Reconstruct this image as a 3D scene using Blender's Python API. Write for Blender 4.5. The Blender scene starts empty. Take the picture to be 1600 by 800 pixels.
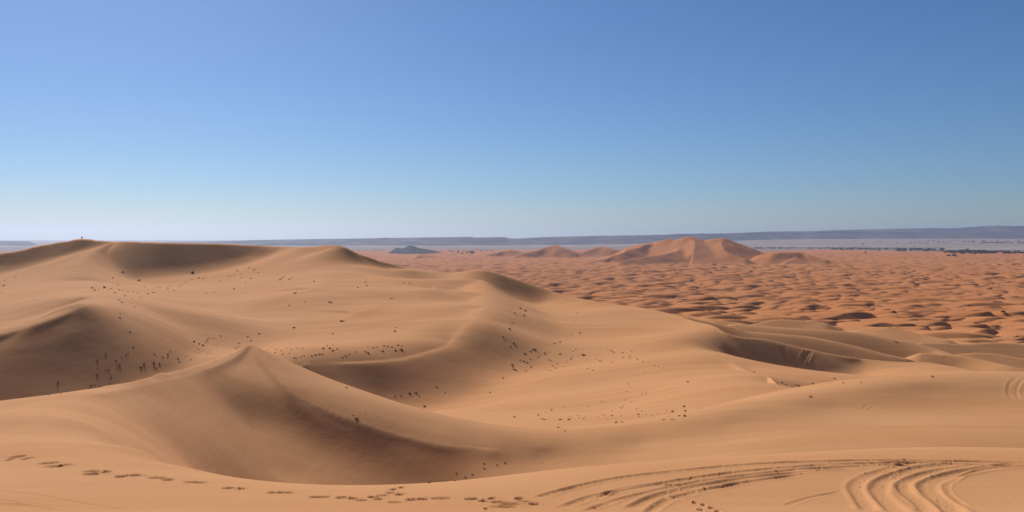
import numpy as np, math
F = 1331.0      # focal length in photo pixels (1600 wide); the eye is the origin of these tables, x right, Y ahead
HY = 368.0      # row of the level horizon

# ---------------------------------------------------------------- noise
_rng = np.random.RandomState(7)
_P = _rng.permutation(512).astype(np.int64)
_G = _rng.rand(512) * 2 * np.pi
_GX, _GY = np.cos(_G), np.sin(_G)
def noise(x, y, seed=0):
    x = x + seed * 17.31; y = y - seed * 9.77
    xi = np.floor(x).astype(np.int64); yi = np.floor(y).astype(np.int64)
    fx = x - xi; fy = y - yi
    def g(ix, iy, dx, dy):
        h = _P[(_P[ix & 511] + iy) & 511]
        return _GX[h] * dx + _GY[h] * dy
    u = fx * fx * fx * (fx * (fx * 6 - 15) + 10); v = fy * fy * fy * (fy * (fy * 6 - 15) + 10)
    a = g(xi, yi, fx, fy); b = g(xi + 1, yi, fx - 1, fy)
    c = g(xi, yi + 1, fx, fy - 1); d = g(xi + 1, yi + 1, fx - 1, fy - 1)
    return 1.5 * ((a * (1 - u) + b * u) * (1 - v) + (c * (1 - u) + d * u) * v)
def fbm(x, y, o=4, seed=0):
    t = 0; a = 1; s = 0
    for k in range(o):
        t = t + a * noise(x * 2 ** k, y * 2 ** k, seed + k * 3); s += a; a *= .5
    return t / s
def smooth(t):
    t = np.clip(t, 0, 1); return t * t * (3 - 2 * t)
def smax(a, b, k):
    h = np.clip(.5 + .5 * (a - b) / k, 0, 1)
    return b * (1 - h) + a * h + k * h * (1 - h)
def seg_dist(px, py, poly):
    """distance, side (+ = left of direction), parameter along an open polyline"""
    best = np.full(px.shape, 1e9); side = np.zeros(px.shape); par = np.zeros(px.shape); over = np.zeros(px.shape)
    n = len(poly) - 1
    for i in range(n):
        ax, ay = poly[i][0], poly[i][1]; bx, by = poly[i + 1][0], poly[i + 1][1]
        dx, dy = bx - ax, by - ay; L2 = dx * dx + dy * dy
        t0 = ((px - ax) * dx + (py - ay) * dy) / L2
        t = np.clip(t0, 0, 1)
        qx = px - (ax + t * dx); qy = py - (ay + t * dy)
        d = np.hypot(qx, qy)
        m = d < best - 1e-9
        best = np.where(m, d, best)
        side = np.where(m, np.sign(dx * (py - ay) - dy * (px - ax)), side)
        par = np.where(m, i + t, par)
    return best, side, par
def dens(pts, n=12):
    """Catmull-Rom refinement of a polyline of tuples"""
    P = np.array(pts, float)
    if len(P) < 3: return P
    Q = np.vstack([2 * P[0] - P[1], P, 2 * P[-1] - P[-2]])
    out = []
    for i in range(1, len(Q) - 2):
        for k in range(n):
            t = k / n
            a, b, c, d = Q[i - 1], Q[i], Q[i + 1], Q[i + 2]
            out.append(.5 * ((2 * b) + (c - a) * t + (2 * a - 5 * b + 4 * c - d) * t * t + (3 * b - a - 3 * c + d) * t ** 3))
    out.append(P[-1]); return np.array(out)

# ---------------------------------------------------------------- a smooth surface through surveyed points
class Surface:
    """a = x/Y, b = ln Y ; value = drop below the eye / distance (in units of 1/F): a thin plate through all points"""
    def __init__(self, pts, lam=2e-5):
        A = np.array([((u - 800) / F, math.log(Y), y - HY) for u, y, Y in pts])
        self.c = A[:, :2]; n = len(A)
        K = self.k(A[:, None, 0] - A[None, :, 0], A[:, None, 1] - A[None, :, 1]) + lam * np.eye(n)
        T = np.hstack([np.ones((n, 1)), A[:, :2]])
        M = np.block([[K, T], [T.T, np.zeros((3, 3))]])
        self.w = np.linalg.solve(M, np.concatenate([A[:, 2], np.zeros(3)]))
    @staticmethod
    def k(dx, dy):
        r2 = dx * dx + dy * dy
        return .5 * r2 * np.log(r2 + 1e-12)
    def s(self, a, b):
        out = np.zeros(a.shape)
        for i in range(len(self.c)):
            out += self.w[i] * self.k(a - self.c[i, 0], b - self.c[i, 1])
        return out + self.w[-3] + self.w[-2] * a + self.w[-1] * b
    def z(self, a, b, step=4):
        """a (columns) and b (rows) vectors -> grid of heights; solved on every 4th line and refined by cubics"""
        ac, bc = a[::step], b[::step]
        if ac[-1] != a[-1]: ac = np.append(ac, a[-1])
        if bc[-1] != b[-1]: bc = np.append(bc, b[-1])
        A, B = np.meshgrid(ac, bc)
        S = self.s(A, B)
        S = cubic(bc, S, b); S = cubic(ac, S.T, a).T
        return -S * np.exp(b)[:, None] / F
def cubic(x, V, xn):
    """Hermite interpolation of the rows of V from x to xn"""
    m = np.gradient(V, x, axis=0)
    i = np.clip(np.searchsorted(x, xn, side='right') - 1, 0, len(x) - 2)
    h = x[i + 1] - x[i]; t = ((xn - x[i]) / h)[:, None]; h = h[:, None]
    return (2 * t ** 3 - 3 * t * t + 1) * V[i] + (t ** 3 - 2 * t * t + t) * h * m[i] + (-2 * t ** 3 + 3 * t * t) * V[i + 1] + (t ** 3 - t * t) * h * m[i + 1]

def chain(u, y0, Y0, *rest):
    """points down a face: each (y, t) lies at row y on a slope t (rise over run) below the one before"""
    out = [(u, y0, Y0)]; s1, Y1 = y0 - HY, Y0
    for y, t in rest:
        s2 = y - HY; Y2 = Y1 * (s1 / F + t) / (s2 / F + t)
        out.append((u, y, Y2)); s1, Y1 = s2, Y2
    return out
def hid(u, Y, z): return (u, HY - z * F / Y, Y)

# ---------------------------------------------------------------- near surface: where the camera stands, the bowl, and the ridge round it
def near_surface():
    P = []
    for u in (-900, -300, 0, 130, 250, 390, 560, 750, 950, 1150, 1300, 1450, 1600, 1900, 2500):
        P += [hid(u, 2.2, -1.66), hid(u, 4, -1.95), hid(u, 7, -2.55), hid(u, 10.5, -3.35)]
    P += [(-900, 560, 80), (-900, 640, 33), (-900, 720, 17), (-300, 655, 35), (-300, 700, 20), hid(-900, 60, -11), hid(-300, 60, -13)]
    P += [(0, 718, 17), (0, 676, 23), (0, 642, 31)]
    P += [(130, 703, 18.5), (130, 690, 21), (130, 660, 25.5), (125, 634, 31)]
    edge = [(190, 712, 17.3), (250, 722, 16.5), (320, 738, 15.6), (390, 749, 15), (480, 756.5, 14.5), (560, 758.5, 14.5), (630, 757.5, 14.7), (700, 754.5, 15), (850, 741, 16), (1000, 734, 17), (1150, 726, 18), (1300, 719, 19), (1450, 717, 20), (1600, 720, 20), (1900, 725, 20), (2500, 730, 20)]
    P += list(pts_of(edge)[::2])
    P += [(185, 706, 19.5), (250, 716, 27), (250, 719, 21), hid(320, 22, -7.3), hid(320, 32, -9.3), hid(390, 21, -7.5), hid(390, 33, -11.5), hid(400, 44, -13), hid(480, 21, -7.8), hid(480, 36, -14.2), hid(480, 42, -13.0), hid(560, 21, -8.2), hid(560, 36, -14.8), hid(700, 21, -8.2), hid(700, 36, -14.3),
          hid(560, 42, -13.6), hid(640, 42.5, -13.9), hid(700, 43.3, -13.8), (775, 746, 44.9), (790, 724, 46.6)]
    P += [hid(850, 22, -8.2), hid(850, 34, -13)] + chain(850, 700, 48.5, (714, .36), (738, .12))[1:]
    P += [hid(1000, 23, -8.2), hid(1000, 34, -12.6)] + chain(1000, 678, 50.5, (692, .20), (728, .0))[1:]
    P += [hid(1150, 24, -8.2), hid(1150, 34, -12)] + chain(1150, 646, 53, (662, .15), (722, -.01))[1:]
    P += [hid(1300, 25, -8.2), hid(1300, 34, -11.6)] + chain(1300, 618, 58, (635, .12), (712, -.02))[1:]
    P += [hid(1450, 25, -8.2), hid(1450, 35, -11.4)] + chain(1450, 598, 62, (616, .12), (706, -.02))[1:]
    P += [hid(1600, 25, -8.2), hid(1600, 35, -11.4)] + chain(1600, 592, 64, (612, .12), (706, -.02))[1:]
    P += [hid(1900, 35, -11.4)] + chain(1900, 592, 64, (610, .16), (706, .02))
    P += [hid(2500, 35, -11.4)] + chain(2500, 592, 64, (706, .1))
    brow = [(850, 699, 48.5), (1000, 677, 50.5), (1150, 645, 53), (1300, 617, 58), (1450, 597, 62), (1600, 592, 64), (1900, 592, 64)]
    P += list(pts_of(brow)[::2])
    lip = [(-900, 640, 36), (-300, 655, 36), (-100, 637, 36), (0, 627, 36), (70, 620, 36), (130, 613, 36.8), (200, 602, 40), (250, 590, 44.5), (300, 578.5, 49.5), (350, 559.5, 54), (380, 543.5, 56.6), (392, 538.6, 57.5), (402, 544, 58.5),
           (430, 559, 61), (480, 581, 60), (560, 608, 57), (630, 631, 55), (700, 650, 53), (770, 662, 54),
           (850, 670, 57), (1000, 655, 60), (1100, 637, 64), (1180, 618, 66), (1250, 604, 69), (1300, 600, 71), (1370, 591, 73), (1450, 584, 75), (1500, 580.5, 76), (1600, 583, 76), (1900, 590, 76), (2500, 600, 76)]
    P += [(u, y + (1.5 if 340 < u < 410 else 0), Y) for u, y, Y in pts_of(lip)]
    left = [(118, 622, 33), (160, 613, 35.5), (200, 606, 38.7), (250, 594.5, 43), (300, 583.5, 48), (350, 566, 52.3), (376, 551, 55.2)]
    right = [(408, 560, 54.6), (440, 598, 51), (480, 626, 49.5), (560, 657, 48.3), (630, 680, 47.9), (700, 694, 47.6), (770, 701, 47.8)]
    P += [(u, y + 5.5, Y) for u, y, Y in pts_of(left[1:])[::2]] + [(u, y + 5, Y) for u, y, Y in pts_of(right[:-1])]
    P += [left[0], right[-1]]
    rs = [dict(lift=2.6, sm=.3, taper=(.03, .04), p=left + [(392, 539, 57.3)] + right, ft=[1.2, .7, .5, .5, .5, .5, .5, .5, .5, .48, .48, .5, .56, .62, .9], bt=[2, 2, 2, 2, 2, 2, 1.5, 1.5, .8, .5, .4, .35, .35, .35, .4], r=[1, .3, .05, .05, .05, .05, .05, .05, .15, .2, .2, .2, .3, .5, 1], floor=-16, k=2.2, kd=.25)]
    return P, np.array(lip), rs

# ---------------------------------------------------------------- middle surface: the big dunes behind
def middle_surface():
    P = [(-900, 610, 100), (-900, 480, 200), (-900, 420, 300)]
    P += [hid(-200, 108, -29), hid(0, 115, -26.2), hid(70, 118, -24.5), (135, 612, 124), (165, 602, 127), (200, 603, 128), (225, 570, 139), (300, 560, 142), (400, 545, 152),
          (200, 474, 170), (260, 486, 170), (330, 500, 170), (172, 500, 147), (205, 530, 145), (250, 530, 152), (300, 531, 156), (130, 464, 162), (127, 455, 190), (122, 447, 228), (160, 453, 200), (200, 458, 205), (260, 467, 208)]
    P += [(0, 476, 200), (0, 456, 255), (0, 443, 300), (60, 463, 200), (120, 440, 258), (-200, 520, 200), (-200, 480, 260), (0, 428, 331), (60, 422, 334), (105, 414, 336), (-200, 448, 320)]
    P += [(165, 435, 312), (200, 443, 311), hid(0, 141, -15.5), hid(0, 160, -15.6), hid(60, 141, -14.2), hid(60, 155, -14.7), hid(100, 146, -13.1), hid(110, 160, -13.0), hid(122, 155, -12.5), hid(-200, 135, -18.4), hid(-200, 160, -19.0)]
    P += [(220, 438, 312), (300, 430, 321), (380, 412, 343), (420, 397.5, 353)]
    P += [(450, 400, 325), (500, 396, 322), (560, 413, 305), (600, 418.5, 309.6), (575, 416.5, 300), (520, 410, 300), (640, 421, 300)]
    P += [(300, 452, 262), (400, 430, 300), (500, 430, 268), (600, 440, 245), (690, 441, 285), (640, 432, 292), (740, 440, 270), (700, 458, 240)]
    P += [(320, 480, 205), (300, 466, 228), (400, 500, 184), (400, 470, 211), (400, 456, 240), (500, 500, 180), (500, 462, 207), (600, 500, 175), (600, 470, 201), (690, 500, 172), hid(735, 158, -17.3), hid(735, 185, -16.0), hid(730, 225, -14.9), hid(700, 205, -16), (450, 535, 152), (560, 535, 146), (640, 520, 155)]
    P += [(500, 605, 121.5), (600, 622, 124.5), (690, 628, 124), (740, 612, 128), (755, 575, 140), (800, 560, 149), (805, 520, 180), (795, 490, 208), (800, 478, 235), (700, 640, 105)]
    P += [(850, 472, 272), (800, 462, 275)]
    P += [(850, 650, 80), (850, 620, 105), (850, 590, 128), (850, 560, 150), (850, 520, 185), (860, 490, 222)]
    P += [(950, 640, 85), (950, 600, 115), (950, 550, 155), (950, 510, 195), (950, 485, 225)]
    P += [(1050, 640, 72), (1050, 600, 100), (1050, 550, 145), (1050, 520, 178)]
    P += [(1110, 600, 90), (1100, 560, 127), (1090, 530, 158)]
    P += [hid(700, 60, -14), hid(560, 62, -15), hid(400, 80, -18), hid(850, 62, -14), hid(1000, 66, -14.2), hid(1150, 78, -14.6), hid(1300, 95, -19), hid(1450, 100, -19), hid(1600, 100, -19), hid(200, 60, -16), hid(0, 60, -17), hid(-500, 60, -17)]
    P += [(1190, 588, 152), (1200, 576, 166.5), (1165, 574, 163), (1250, 594, 158), (1350, 588, 165), (1300, 584, 176.5), (1250, 580, 172), (1128, 551, 145), (1142, 567, 125), (1170, 582, 110), (1200, 590, 99), (1212, 600, 88), (1120, 536, 165), (1400, 578, 175), (1460, 573, 182), (1520, 585, 160), (1600, 592, 145), (1900, 600, 130), (2500, 600, 130)]
    K = [(-900, 405, 340), (-200, 410, 338), (0, 395, 345), (60, 383.5, 350), (100, 377, 352), (128, 373, 353), (155, 375.5, 352), (180, 377.5, 348), (200, 377, 340), (250, 378.5, 338), (300, 379.5, 344), (350, 380.5, 352), (400, 383, 360)]
    K3 = [(440, 384.8, 352), (480, 385.5, 332), (530, 383.5, 314), (560, 396, 312), (600, 409, 313), (640, 419, 314)]
    R2 = [(700, 426, 298), (745, 422, 288), (770, 424.5, 286), (800, 434, 284), (850, 450, 279), (880, 460, 272), (940, 472, 255), (1000, 480, 238), (1040, 488, 222), (1080, 500, 202)]
    HC = [(1137, 521, 172), (1200, 531, 175), (1240, 541, 178), (1287, 553, 182), (1334, 562, 185)]
    tail = [(1400, 566, 190), (1460, 567, 195), (1530, 580, 175), (1600, 584, 172), (1900, 590, 170), (2500, 590, 180)]
    crest = K + K3 + R2 + HC + tail
    P += [(u, y + (1.5 if u < 640 else .8 if u < 1100 else 3 if u < 1340 else .8), Y) for u, y, Y in crest if not (0 <= u < 400)]
    C1 = [(-500, 590, 112), (-200, 562, 124), (0, 523, 132), (60, 506, 134), (110, 488, 138), (135, 475.5, 142), hid(143, 150, -11.7), hid(143, 162, -12.05)]
    C2 = [(475, 568, 125), (530, 567, 128), (600, 563.5, 132), (650, 556, 136), (700, 540, 143), (740, 511, 158), (757, 484, 185), (757, 458, 225), (748, 437, 265)]
    P += [(u, y + .8, Y) for u, y, Y in C2] + [(u, y + 7, Y) for u, y, Y in pts_of(C1[:6])[::2]] + [hid(143, 150, -11.8), hid(143, 162, -12.0)]
    rs = [
        dict(lift=6.0, taper=(.02, .04), p=C1, ft=[.62, .62, .62, .6, .58, .55, .45, .6], bt=2, r=[.05, .05, .05, .05, .1, 1.0, 4, 8], floor=-28, k=1.2),
        dict(p=K[1:] + K3, ft=[.57] * 6 + [.55, .55, .55, .55, .55, .5] + [.8, .8, .6, .6, .6, .6], bt=2, r=.3, floor=-26, k=3),
        dict(p=[(122, 432, 283), (130, 410, 310), (146, 395, 328), (165, 384, 340), (180, 378.2, 347)], ft=[.25, .42, .5, .5, .45], bt=[.2, .25, .3, .3, .3], r=[6, 3, 1.5, .6, .3], floor=-22, k=3),
        dict(p=C2, ft=[.6, .6, .62, .62, .62, .6, .6, .7, 1.5], bt=[2, 2, 1, .6, .5, .5, .5, .5, .6], r=[.2, .3, 1, 2, 3, 5, 8, 9, 8], floor=-27, k=3),
        dict(p=[K3[-1]] + R2, ft=[.6, .55, .55, .6, .6, .6, .55, .5, .5, .7, 1], bt=2, r=1.5, floor=-26, k=3),
        dict(p=[(1075, 499, 204), (1110, 512, 180)] + HC, ft=[1.5, .9, .62, .62, .6, .58, .8], bt=.42, r=[2, 1.5, 1, 1, 1, 1, 1], floor=-27, k=2),
        dict(p=[(1142, 566, 125), (1170, 581, 110), (1200, 589, 99), (1214, 600, 87)], ft=1, bt=[.8, .6, .6, 1], r=[3, .5, .1, .1], floor=-27, k=2),
    ]
    return P, np.array(crest), rs

# ---------------------------------------------------------------- the low dune field
_EY = np.log([60, 200, 260, 370, 550, 720, 1100, 1750, 2600, 4600, 6500, 9000, 60000])
_EZ = np.array([-36, -40, -43, -52, -64, -72.5, -85, -96, -103, -111.5, -117, -119.5, -120])
def erg_base(x, y):
    return np.interp(np.log(np.maximum(np.hypot(x * .8, y), 60)), _EY, _EZ)
def crescents(x, y, cx, cy, H, lw, ll, lq, lee, seed):
    """a field of small crescent dunes, one to a cell of cx by cy metres, each steep on the side lee points to"""
    gx = np.floor(x / cx).astype(np.int64); gy = np.floor(y / cy).astype(np.int64)
    best = np.zeros(x.shape)
    for i in (-1, 0, 1):
        for j in (-2, -1, 0, 1, 2):
            ix, iy = gx + i, gy + j
            h1 = _P[(_P[(ix + seed) & 511] + iy) & 511]; h2 = _P[(h1 + 77) & 511]; h3 = _P[(h1 + 191) & 511]; h4 = _P[(h2 + 33) & 511]
            px = x - (ix + .5 + (h1 / 511. - .5) * .95) * cx; py = y - (iy + .5 + (h2 / 511. - .5) * .95) * cy
            an = lee + (h3 / 511. - .5) * 1.0; ca, sa = np.cos(an), np.sin(an)
            s = .55 + .75 * h4 / 511.
            p = (px * ca + py * sa) / s; q = (-px * sa + py * ca) / s
            p = p + q * q * (.35 / lq)
            prof = np.where(p < 0, 1 - (p / lw) ** 2, 1 - p / ll) - (q / lq) ** 2
            best = np.maximum(best, H * s * prof)
    return best
def small_dunes(x, y):
    wx = x + 14 * noise(x / 90, y / 90, 61) + 5 * noise(x / 31, y / 31, 63); wy = y + 14 * noise(x / 90, y / 90, 62) + 5 * noise(x / 31, y / 31, 64)
    lee = math.radians(-66)
    h1 = crescents(wx, wy, 31, 40, 6.8, 42, 9.0, 24, lee, 3)
    h2 = crescents(wx, wy, 18, 24, 3.7, 23, 5.2, 14, lee + .25, 90)
    h3 = crescents(wx, wy, 64, 90, 9.2, 75, 13.5, 45, lee - .2, 200)
    h = np.maximum(np.maximum(h1, h2 + .6), h3 - 1.5)
    big = .85 + .35 * fbm(x / 700, y / 700, 2, 21)
    return h * big + 5 * fbm(x / 420, y / 420, 3, 22)
def pix(p):
    u, y, Y = p
    return ((u - 800) / F * Y, Y, -(y - HY) * Y / F)
def sample(px, py, x, y, z):
    """height of the grid z at a world point"""
    Yr = y[:, 0]; a = x[0] / y[0, 0]
    i = np.clip(np.searchsorted(Yr, py) - 1, 0, len(Yr) - 2); j = np.clip(np.searchsorted(a, px / py) - 1, 0, len(a) - 2)
    t = (py - Yr[i]) / (Yr[i + 1] - Yr[i]); s = (px / py - a[j]) / (a[j + 1] - a[j])
    return (z[i, j] * (1 - s) + z[i, j + 1] * s) * (1 - t) + (z[i + 1, j] * (1 - s) + z[i + 1, j + 1] * s) * t
def ridge(x, y, z, r, seed=0):
    """a dune raised over the ground z: crest line r['p'] of (u, y, Y), the eye's side on its right; ft / bt = slopes to
    the right / left (one number or one per point); r = crest rounding, k = blending at the foot, wob = wandering"""
    pts = r['p']; n = 8; N = len(pts)
    ft = np.broadcast_to(np.array(r['ft'], float), N); bt = np.broadcast_to(np.array(r['bt'], float), N)
    rr = np.broadcast_to(np.array(r.get('r', 0.02), float), N)
    Q = dens([pix(p) + (ft[i], bt[i], rr[i]) for i, p in enumerate(pts)], n)
    H = Q[:, 2].max() - r.get('floor', -122)
    R = min(H / min(ft.min(), bt.min()) * 1.05, r.get('R', 1e9))
    sel = (x > Q[:, 0].min() - R) & (x < Q[:, 0].max() + R) & (y > Q[:, 1].min() - R) & (y < Q[:, 1].max() + R)
    if not sel.any(): return z
    xs, ys, zs = x[sel], y[sel], z[sel]
    wob = r.get('wob', 0); ws = r.get('ws', 60)
    if wob:
        wx = wob * noise(xs / ws, ys / ws, 40 + seed); wy = wob * noise(xs / ws, ys / ws, 50 + seed)
    else: wx = wy = 0
    xs = xs + wx; ys = ys + wy
    d, side, par = seg_dist(xs, ys, Q[:, :2])
    def seg(i):
        A, B = Q[i], Q[i + 1]
        dx, dy = B[0] - A[0], B[1] - A[1]
        t = np.clip(((xs - A[0]) * dx + (ys - A[1]) * dy) / (dx * dx + dy * dy), 0, 1)
        di = np.hypot(xs - A[0] - t * dx, ys - A[1] - t * dy)
        sl = np.where(side < 0, A[3] + (B[3] - A[3]) * t, A[4] + (B[4] - A[4]) * t)
        r_ = A[5] + (B[5] - A[5]) * t
        return A[2] + (B[2] - A[2]) * t - sl * (np.sqrt(di * di + r_ * r_) - r_)
    top = np.full(xs.shape, -1e9)
    for i in range(len(Q) - 1): top = np.maximum(top, seg(i))
    w = np.zeros(xs.shape); dune = np.zeros(xs.shape); beta = 1 / (.01 + r.get('sm', .12) * d)
    for i in range(len(Q) - 1):
        h = seg(i); e = np.exp(np.clip((h - top) * beta, -30, 0)); w += e; dune += e * h
    dune /= w
    k = np.minimum(r.get('k', 2.0), .02 + r.get('kd', .25) * d)
    z2 = z.copy(); out = smax(zs, dune, k)
    if r.get('lift'):
        # behind the crest the ground eases up to the knife edge instead
        lf = np.array([max(q[2] - sample(q[0], q[1], x, y, z), 0) for q in Q])
        m = len(Q) - 1
        ends = r.get('taper', (.04, .08))
        pp = np.arange(m + 1) / m
        lf = lf * smooth(pp / ends[0]) * smooth((1 - pp) / ends[1])
        i = np.clip(par.astype(int), 0, m - 1); t = par - i
        L = lf[i] * (1 - t) + lf[i + 1] * t
        out = np.where(side >= 0, zs + L * np.exp(-d / r['lift']), out)
    z2[sel] = out
    return z2

RIDGES = [
    # between the hollow and the low field, right of centre
    dict(p=[(1060, 494, 240), (1120, 506, 238), (1162, 517, 236), (1206, 521, 236), (1260, 526, 238), (1320, 538, 238), (1366, 550, 236), (1410, 560, 234)], ft=[1, .7, .52, .5, .5, .5, .52, .9], bt=.34, r=3, k=2.0),
    dict(p=[(1150, 506, 318), (1210, 511, 314), (1262, 514, 312), (1300, 516, 312), (1340, 520, 312), (1381, 528, 310), (1428, 537, 306), (1462, 547, 300), (1506, 562, 285), (1560, 580, 262)], ft=.5, bt=.34, r=4, k=3),
    dict(p=[(1330, 517, 395), (1355, 512, 392), (1385, 510.5, 388), (1408, 514, 384), (1440, 522, 376), (1480, 530, 366)], ft=.26, bt=.34, k=3),
    dict(p=[(1440, 551, 262), (1500, 556, 258), (1540, 563, 252), (1580, 572, 244), (1640, 584, 236)], ft=.4, bt=.34, k=1),
    dict(p=[(1180, 505, 430), (1215, 499, 430), (1260, 501, 425), (1290, 504, 420)], ft=.36, bt=.34, k=2),
    dict(p=[(1440, 535, 330), (1510, 537, 330), (1560, 535, 332), (1640, 540, 330)], ft=.34, bt=.34, k=2),
    dict(p=[(1480, 556, 285), (1520, 551, 284), (1560, 553, 282), (1600, 560, 278), (1660, 565, 275)], ft=.34, bt=.34, k=2),
    dict(p=[(1040, 489, 520), (1085, 494, 500), (1120, 500, 480), (1160, 506, 470)], ft=.4, bt=.34, k=2),
    # the great dune on the horizon and its shoulders
    dict(p=[(880, 419, 2900), (925, 409, 3100), (960, 399, 3250), (1000, 384, 3400), (1015, 380, 3450)], ft=.44, bt=.3, k=8, wob=14),
    dict(p=[(985, 384, 3550), (1012, 379.5, 3500), (1030, 376.5, 3450), (1045, 373, 3420), (1052, 375.5, 3400), (1064, 372, 3380), (1078, 369, 3350), (1098, 374.5, 3330), (1112, 373, 3300), (1128, 371.5, 3280), (1140, 374, 3260), (1160, 385, 3230), (1178, 391, 3200), (1192, 396, 3180)], ft=.46, bt=.4, k=6, wob=8),
    dict(p=[(1045, 375, 3420), (1062, 388, 3250), (1040, 396, 3080), (1000, 402, 2980), (970, 408, 2900)], ft=.4, bt=.34, k=6, wob=8),
    dict(p=[(1078, 370, 3350), (1086, 382, 3220), (1083, 394, 3120)], ft=.46, bt=.3, k=8, wob=5),
    dict(p=[(1130, 372, 3280), (1128, 384, 3180), (1138, 396, 3080), (1165, 404, 3010)], ft=.44, bt=.4, k=8, wob=5),
    dict(p=[(1192, 397, 3100), (1215, 394.5, 3050), (1250, 394, 3100), (1268, 400, 3050), (1290, 406, 3000)], ft=.4, bt=.25, k=6, wob=8),
    dict(p=[(1250, 396, 3150), (1240, 404, 3000), (1225, 410, 2900)], ft=.4, bt=.25, k=6, wob=8),
    dict(p=[(815, 396, 3900), (838, 391, 4000), (855, 386, 4050), (868, 382.5, 4050), (880, 387, 4000), (895, 393, 3950)], ft=.44, bt=.3, k=6, wob=8),
    dict(p=[(905, 396, 4200), (930, 387, 4250), (942, 385, 4250), (955, 388, 4200), (985, 392, 4150)], ft=.44, bt=.3, k=6, wob=8),
    dict(p=[(760, 398, 4200), (785, 392, 4300), (800, 390, 4300), (820, 394, 4250)], ft=.4, bt=.3, k=6, wob=8),
    dict(p=[(645, 405, 3800), (660, 397, 3900), (675, 399, 3850), (690, 402, 3800)], ft=.4, bt=.3, k=6, wob=8),
]


def pts_of(P): return dens([tuple(p) for p in P], 3)
def crest_of(cr, a):
    """crest distance and height for each column"""
    A = np.array([((u - 800) / F, Y, -(y - HY) * Y / F) for u, y, Y in dens([tuple(r) for r in cr], 6)])
    A = A[np.argsort(A[:, 0])]
    return np.interp(a, A[:, 0], A[:, 1]), np.interp(a, A[:, 0], A[:, 2])
def terrain(a, b):
    """height relative to the eye on the grid of a = x/Y (columns) and b = ln Y (rows)"""
    Y = np.exp(b)[:, None] * np.ones(len(a)); X = a[None, :] * Y
    z = np.zeros(X.shape)
    k0 = np.searchsorted(b, math.log(60)); k1 = np.searchsorted(b, math.log(900)); k2 = np.searchsorted(b, math.log(110))
    Xf, Yf = X[k0:], Y[k0:]
    zf = erg_base(Xf, Yf)
    fade = smooth((Yf - 250) / 350)
    far = 1 - smooth((np.hypot(Xf, Yf) * (1 + .12 * noise(Xf / 900, Yf / 900, 31)) - 6300) / 900)
    zf = zf + small_dunes(Xf, Yf) * (.25 + .75 * fade) * far
    for i, r in enumerate(RIDGES):
        zf = ridge(Xf, Yf, zf, r, i)
    z[k0:] = zf; z[:k0] = -40
    # middle dunes
    P, cr, rs = middle_surface()
    Yc, Zc = crest_of(cr, a)
    j0 = np.searchsorted(b, math.log(40)); Ym = Y[j0:k1]; Xm = X[j0:k1]
    zm = Surface(P).z(a, b[j0:np.searchsorted(b, math.log(480))])
    zm = np.vstack([zm, np.full((k1 - j0 - len(zm), len(a)), -999.)])
    for i, r in enumerate(rs): zm = ridge(Xm, Ym, zm, r, 60 + i)
    back = np.where(Ym > Yc, Zc - .42 * (Ym - Yc), 1e9)
    zm = np.minimum(zm, back)
    z[j0:k1] = np.where(Ym < Yc, zm, np.maximum(zm, z[j0:k1]))
    # near dune
    P, cr, rs = near_surface()
    Yn, Zn = crest_of(cr, a)
    Y2 = Y[:k2]; X2 = X[:k2]
    zn = Surface(P).z(a, b[:k2])
    for i, r in enumerate(rs): zn = ridge(X2, Y2, zn, r, 90 + i)
    back = np.where(Y2 > Yn, Zn - .5 * (Y2 - Yn), 1e9)
    zn = np.minimum(zn, back)
    z[:k2] = np.where(Y2 <= Yn, zn, smax(zn, z[:k2], .4))
    return z

# ---------------------------------------------------------------- the sheet of sand
import bpy, bmesh, random
from mathutils import Vector, Matrix
EZ = 120.0                      # height of the eye over the plain
scene = bpy.context.scene
col = scene.collection
R = math.radians

def make_grid():
    inner = np.arange(-60, 1661, 1.45)
    step = 4.0; L = []; u = -60
    while u > -1500: u -= step; step *= 1.05; L.append(u)
    step = 4.0; Rr = []; u = inner[-1]
    while u < 3100: u += step; step *= 1.05; Rr.append(u)
    us = np.concatenate([L[::-1], inner, Rr])
    Y = [2.2]
    while Y[-1] < 9.2: Y.append(Y[-1] * 1.03)
    while Y[-1] < 23: Y.append(Y[-1] + .032)
    while Y[-1] < 110: Y.append(Y[-1] * 1.0034)
    while Y[-1] < 420: Y.append(Y[-1] * 1.0034)
    while Y[-1] < 3000: Y.append(Y[-1] * 1.0026)
    while Y[-1] < 9000: Y.append(Y[-1] * 1.004)
    return us, np.array(Y)
US, YS = make_grid()
GA = (US - 800) / F; GB = np.log(YS)
GZ = terrain(GA, GB)
GY = YS[:, None] * np.ones(len(US)); GX = GA[None, :] * GY

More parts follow.
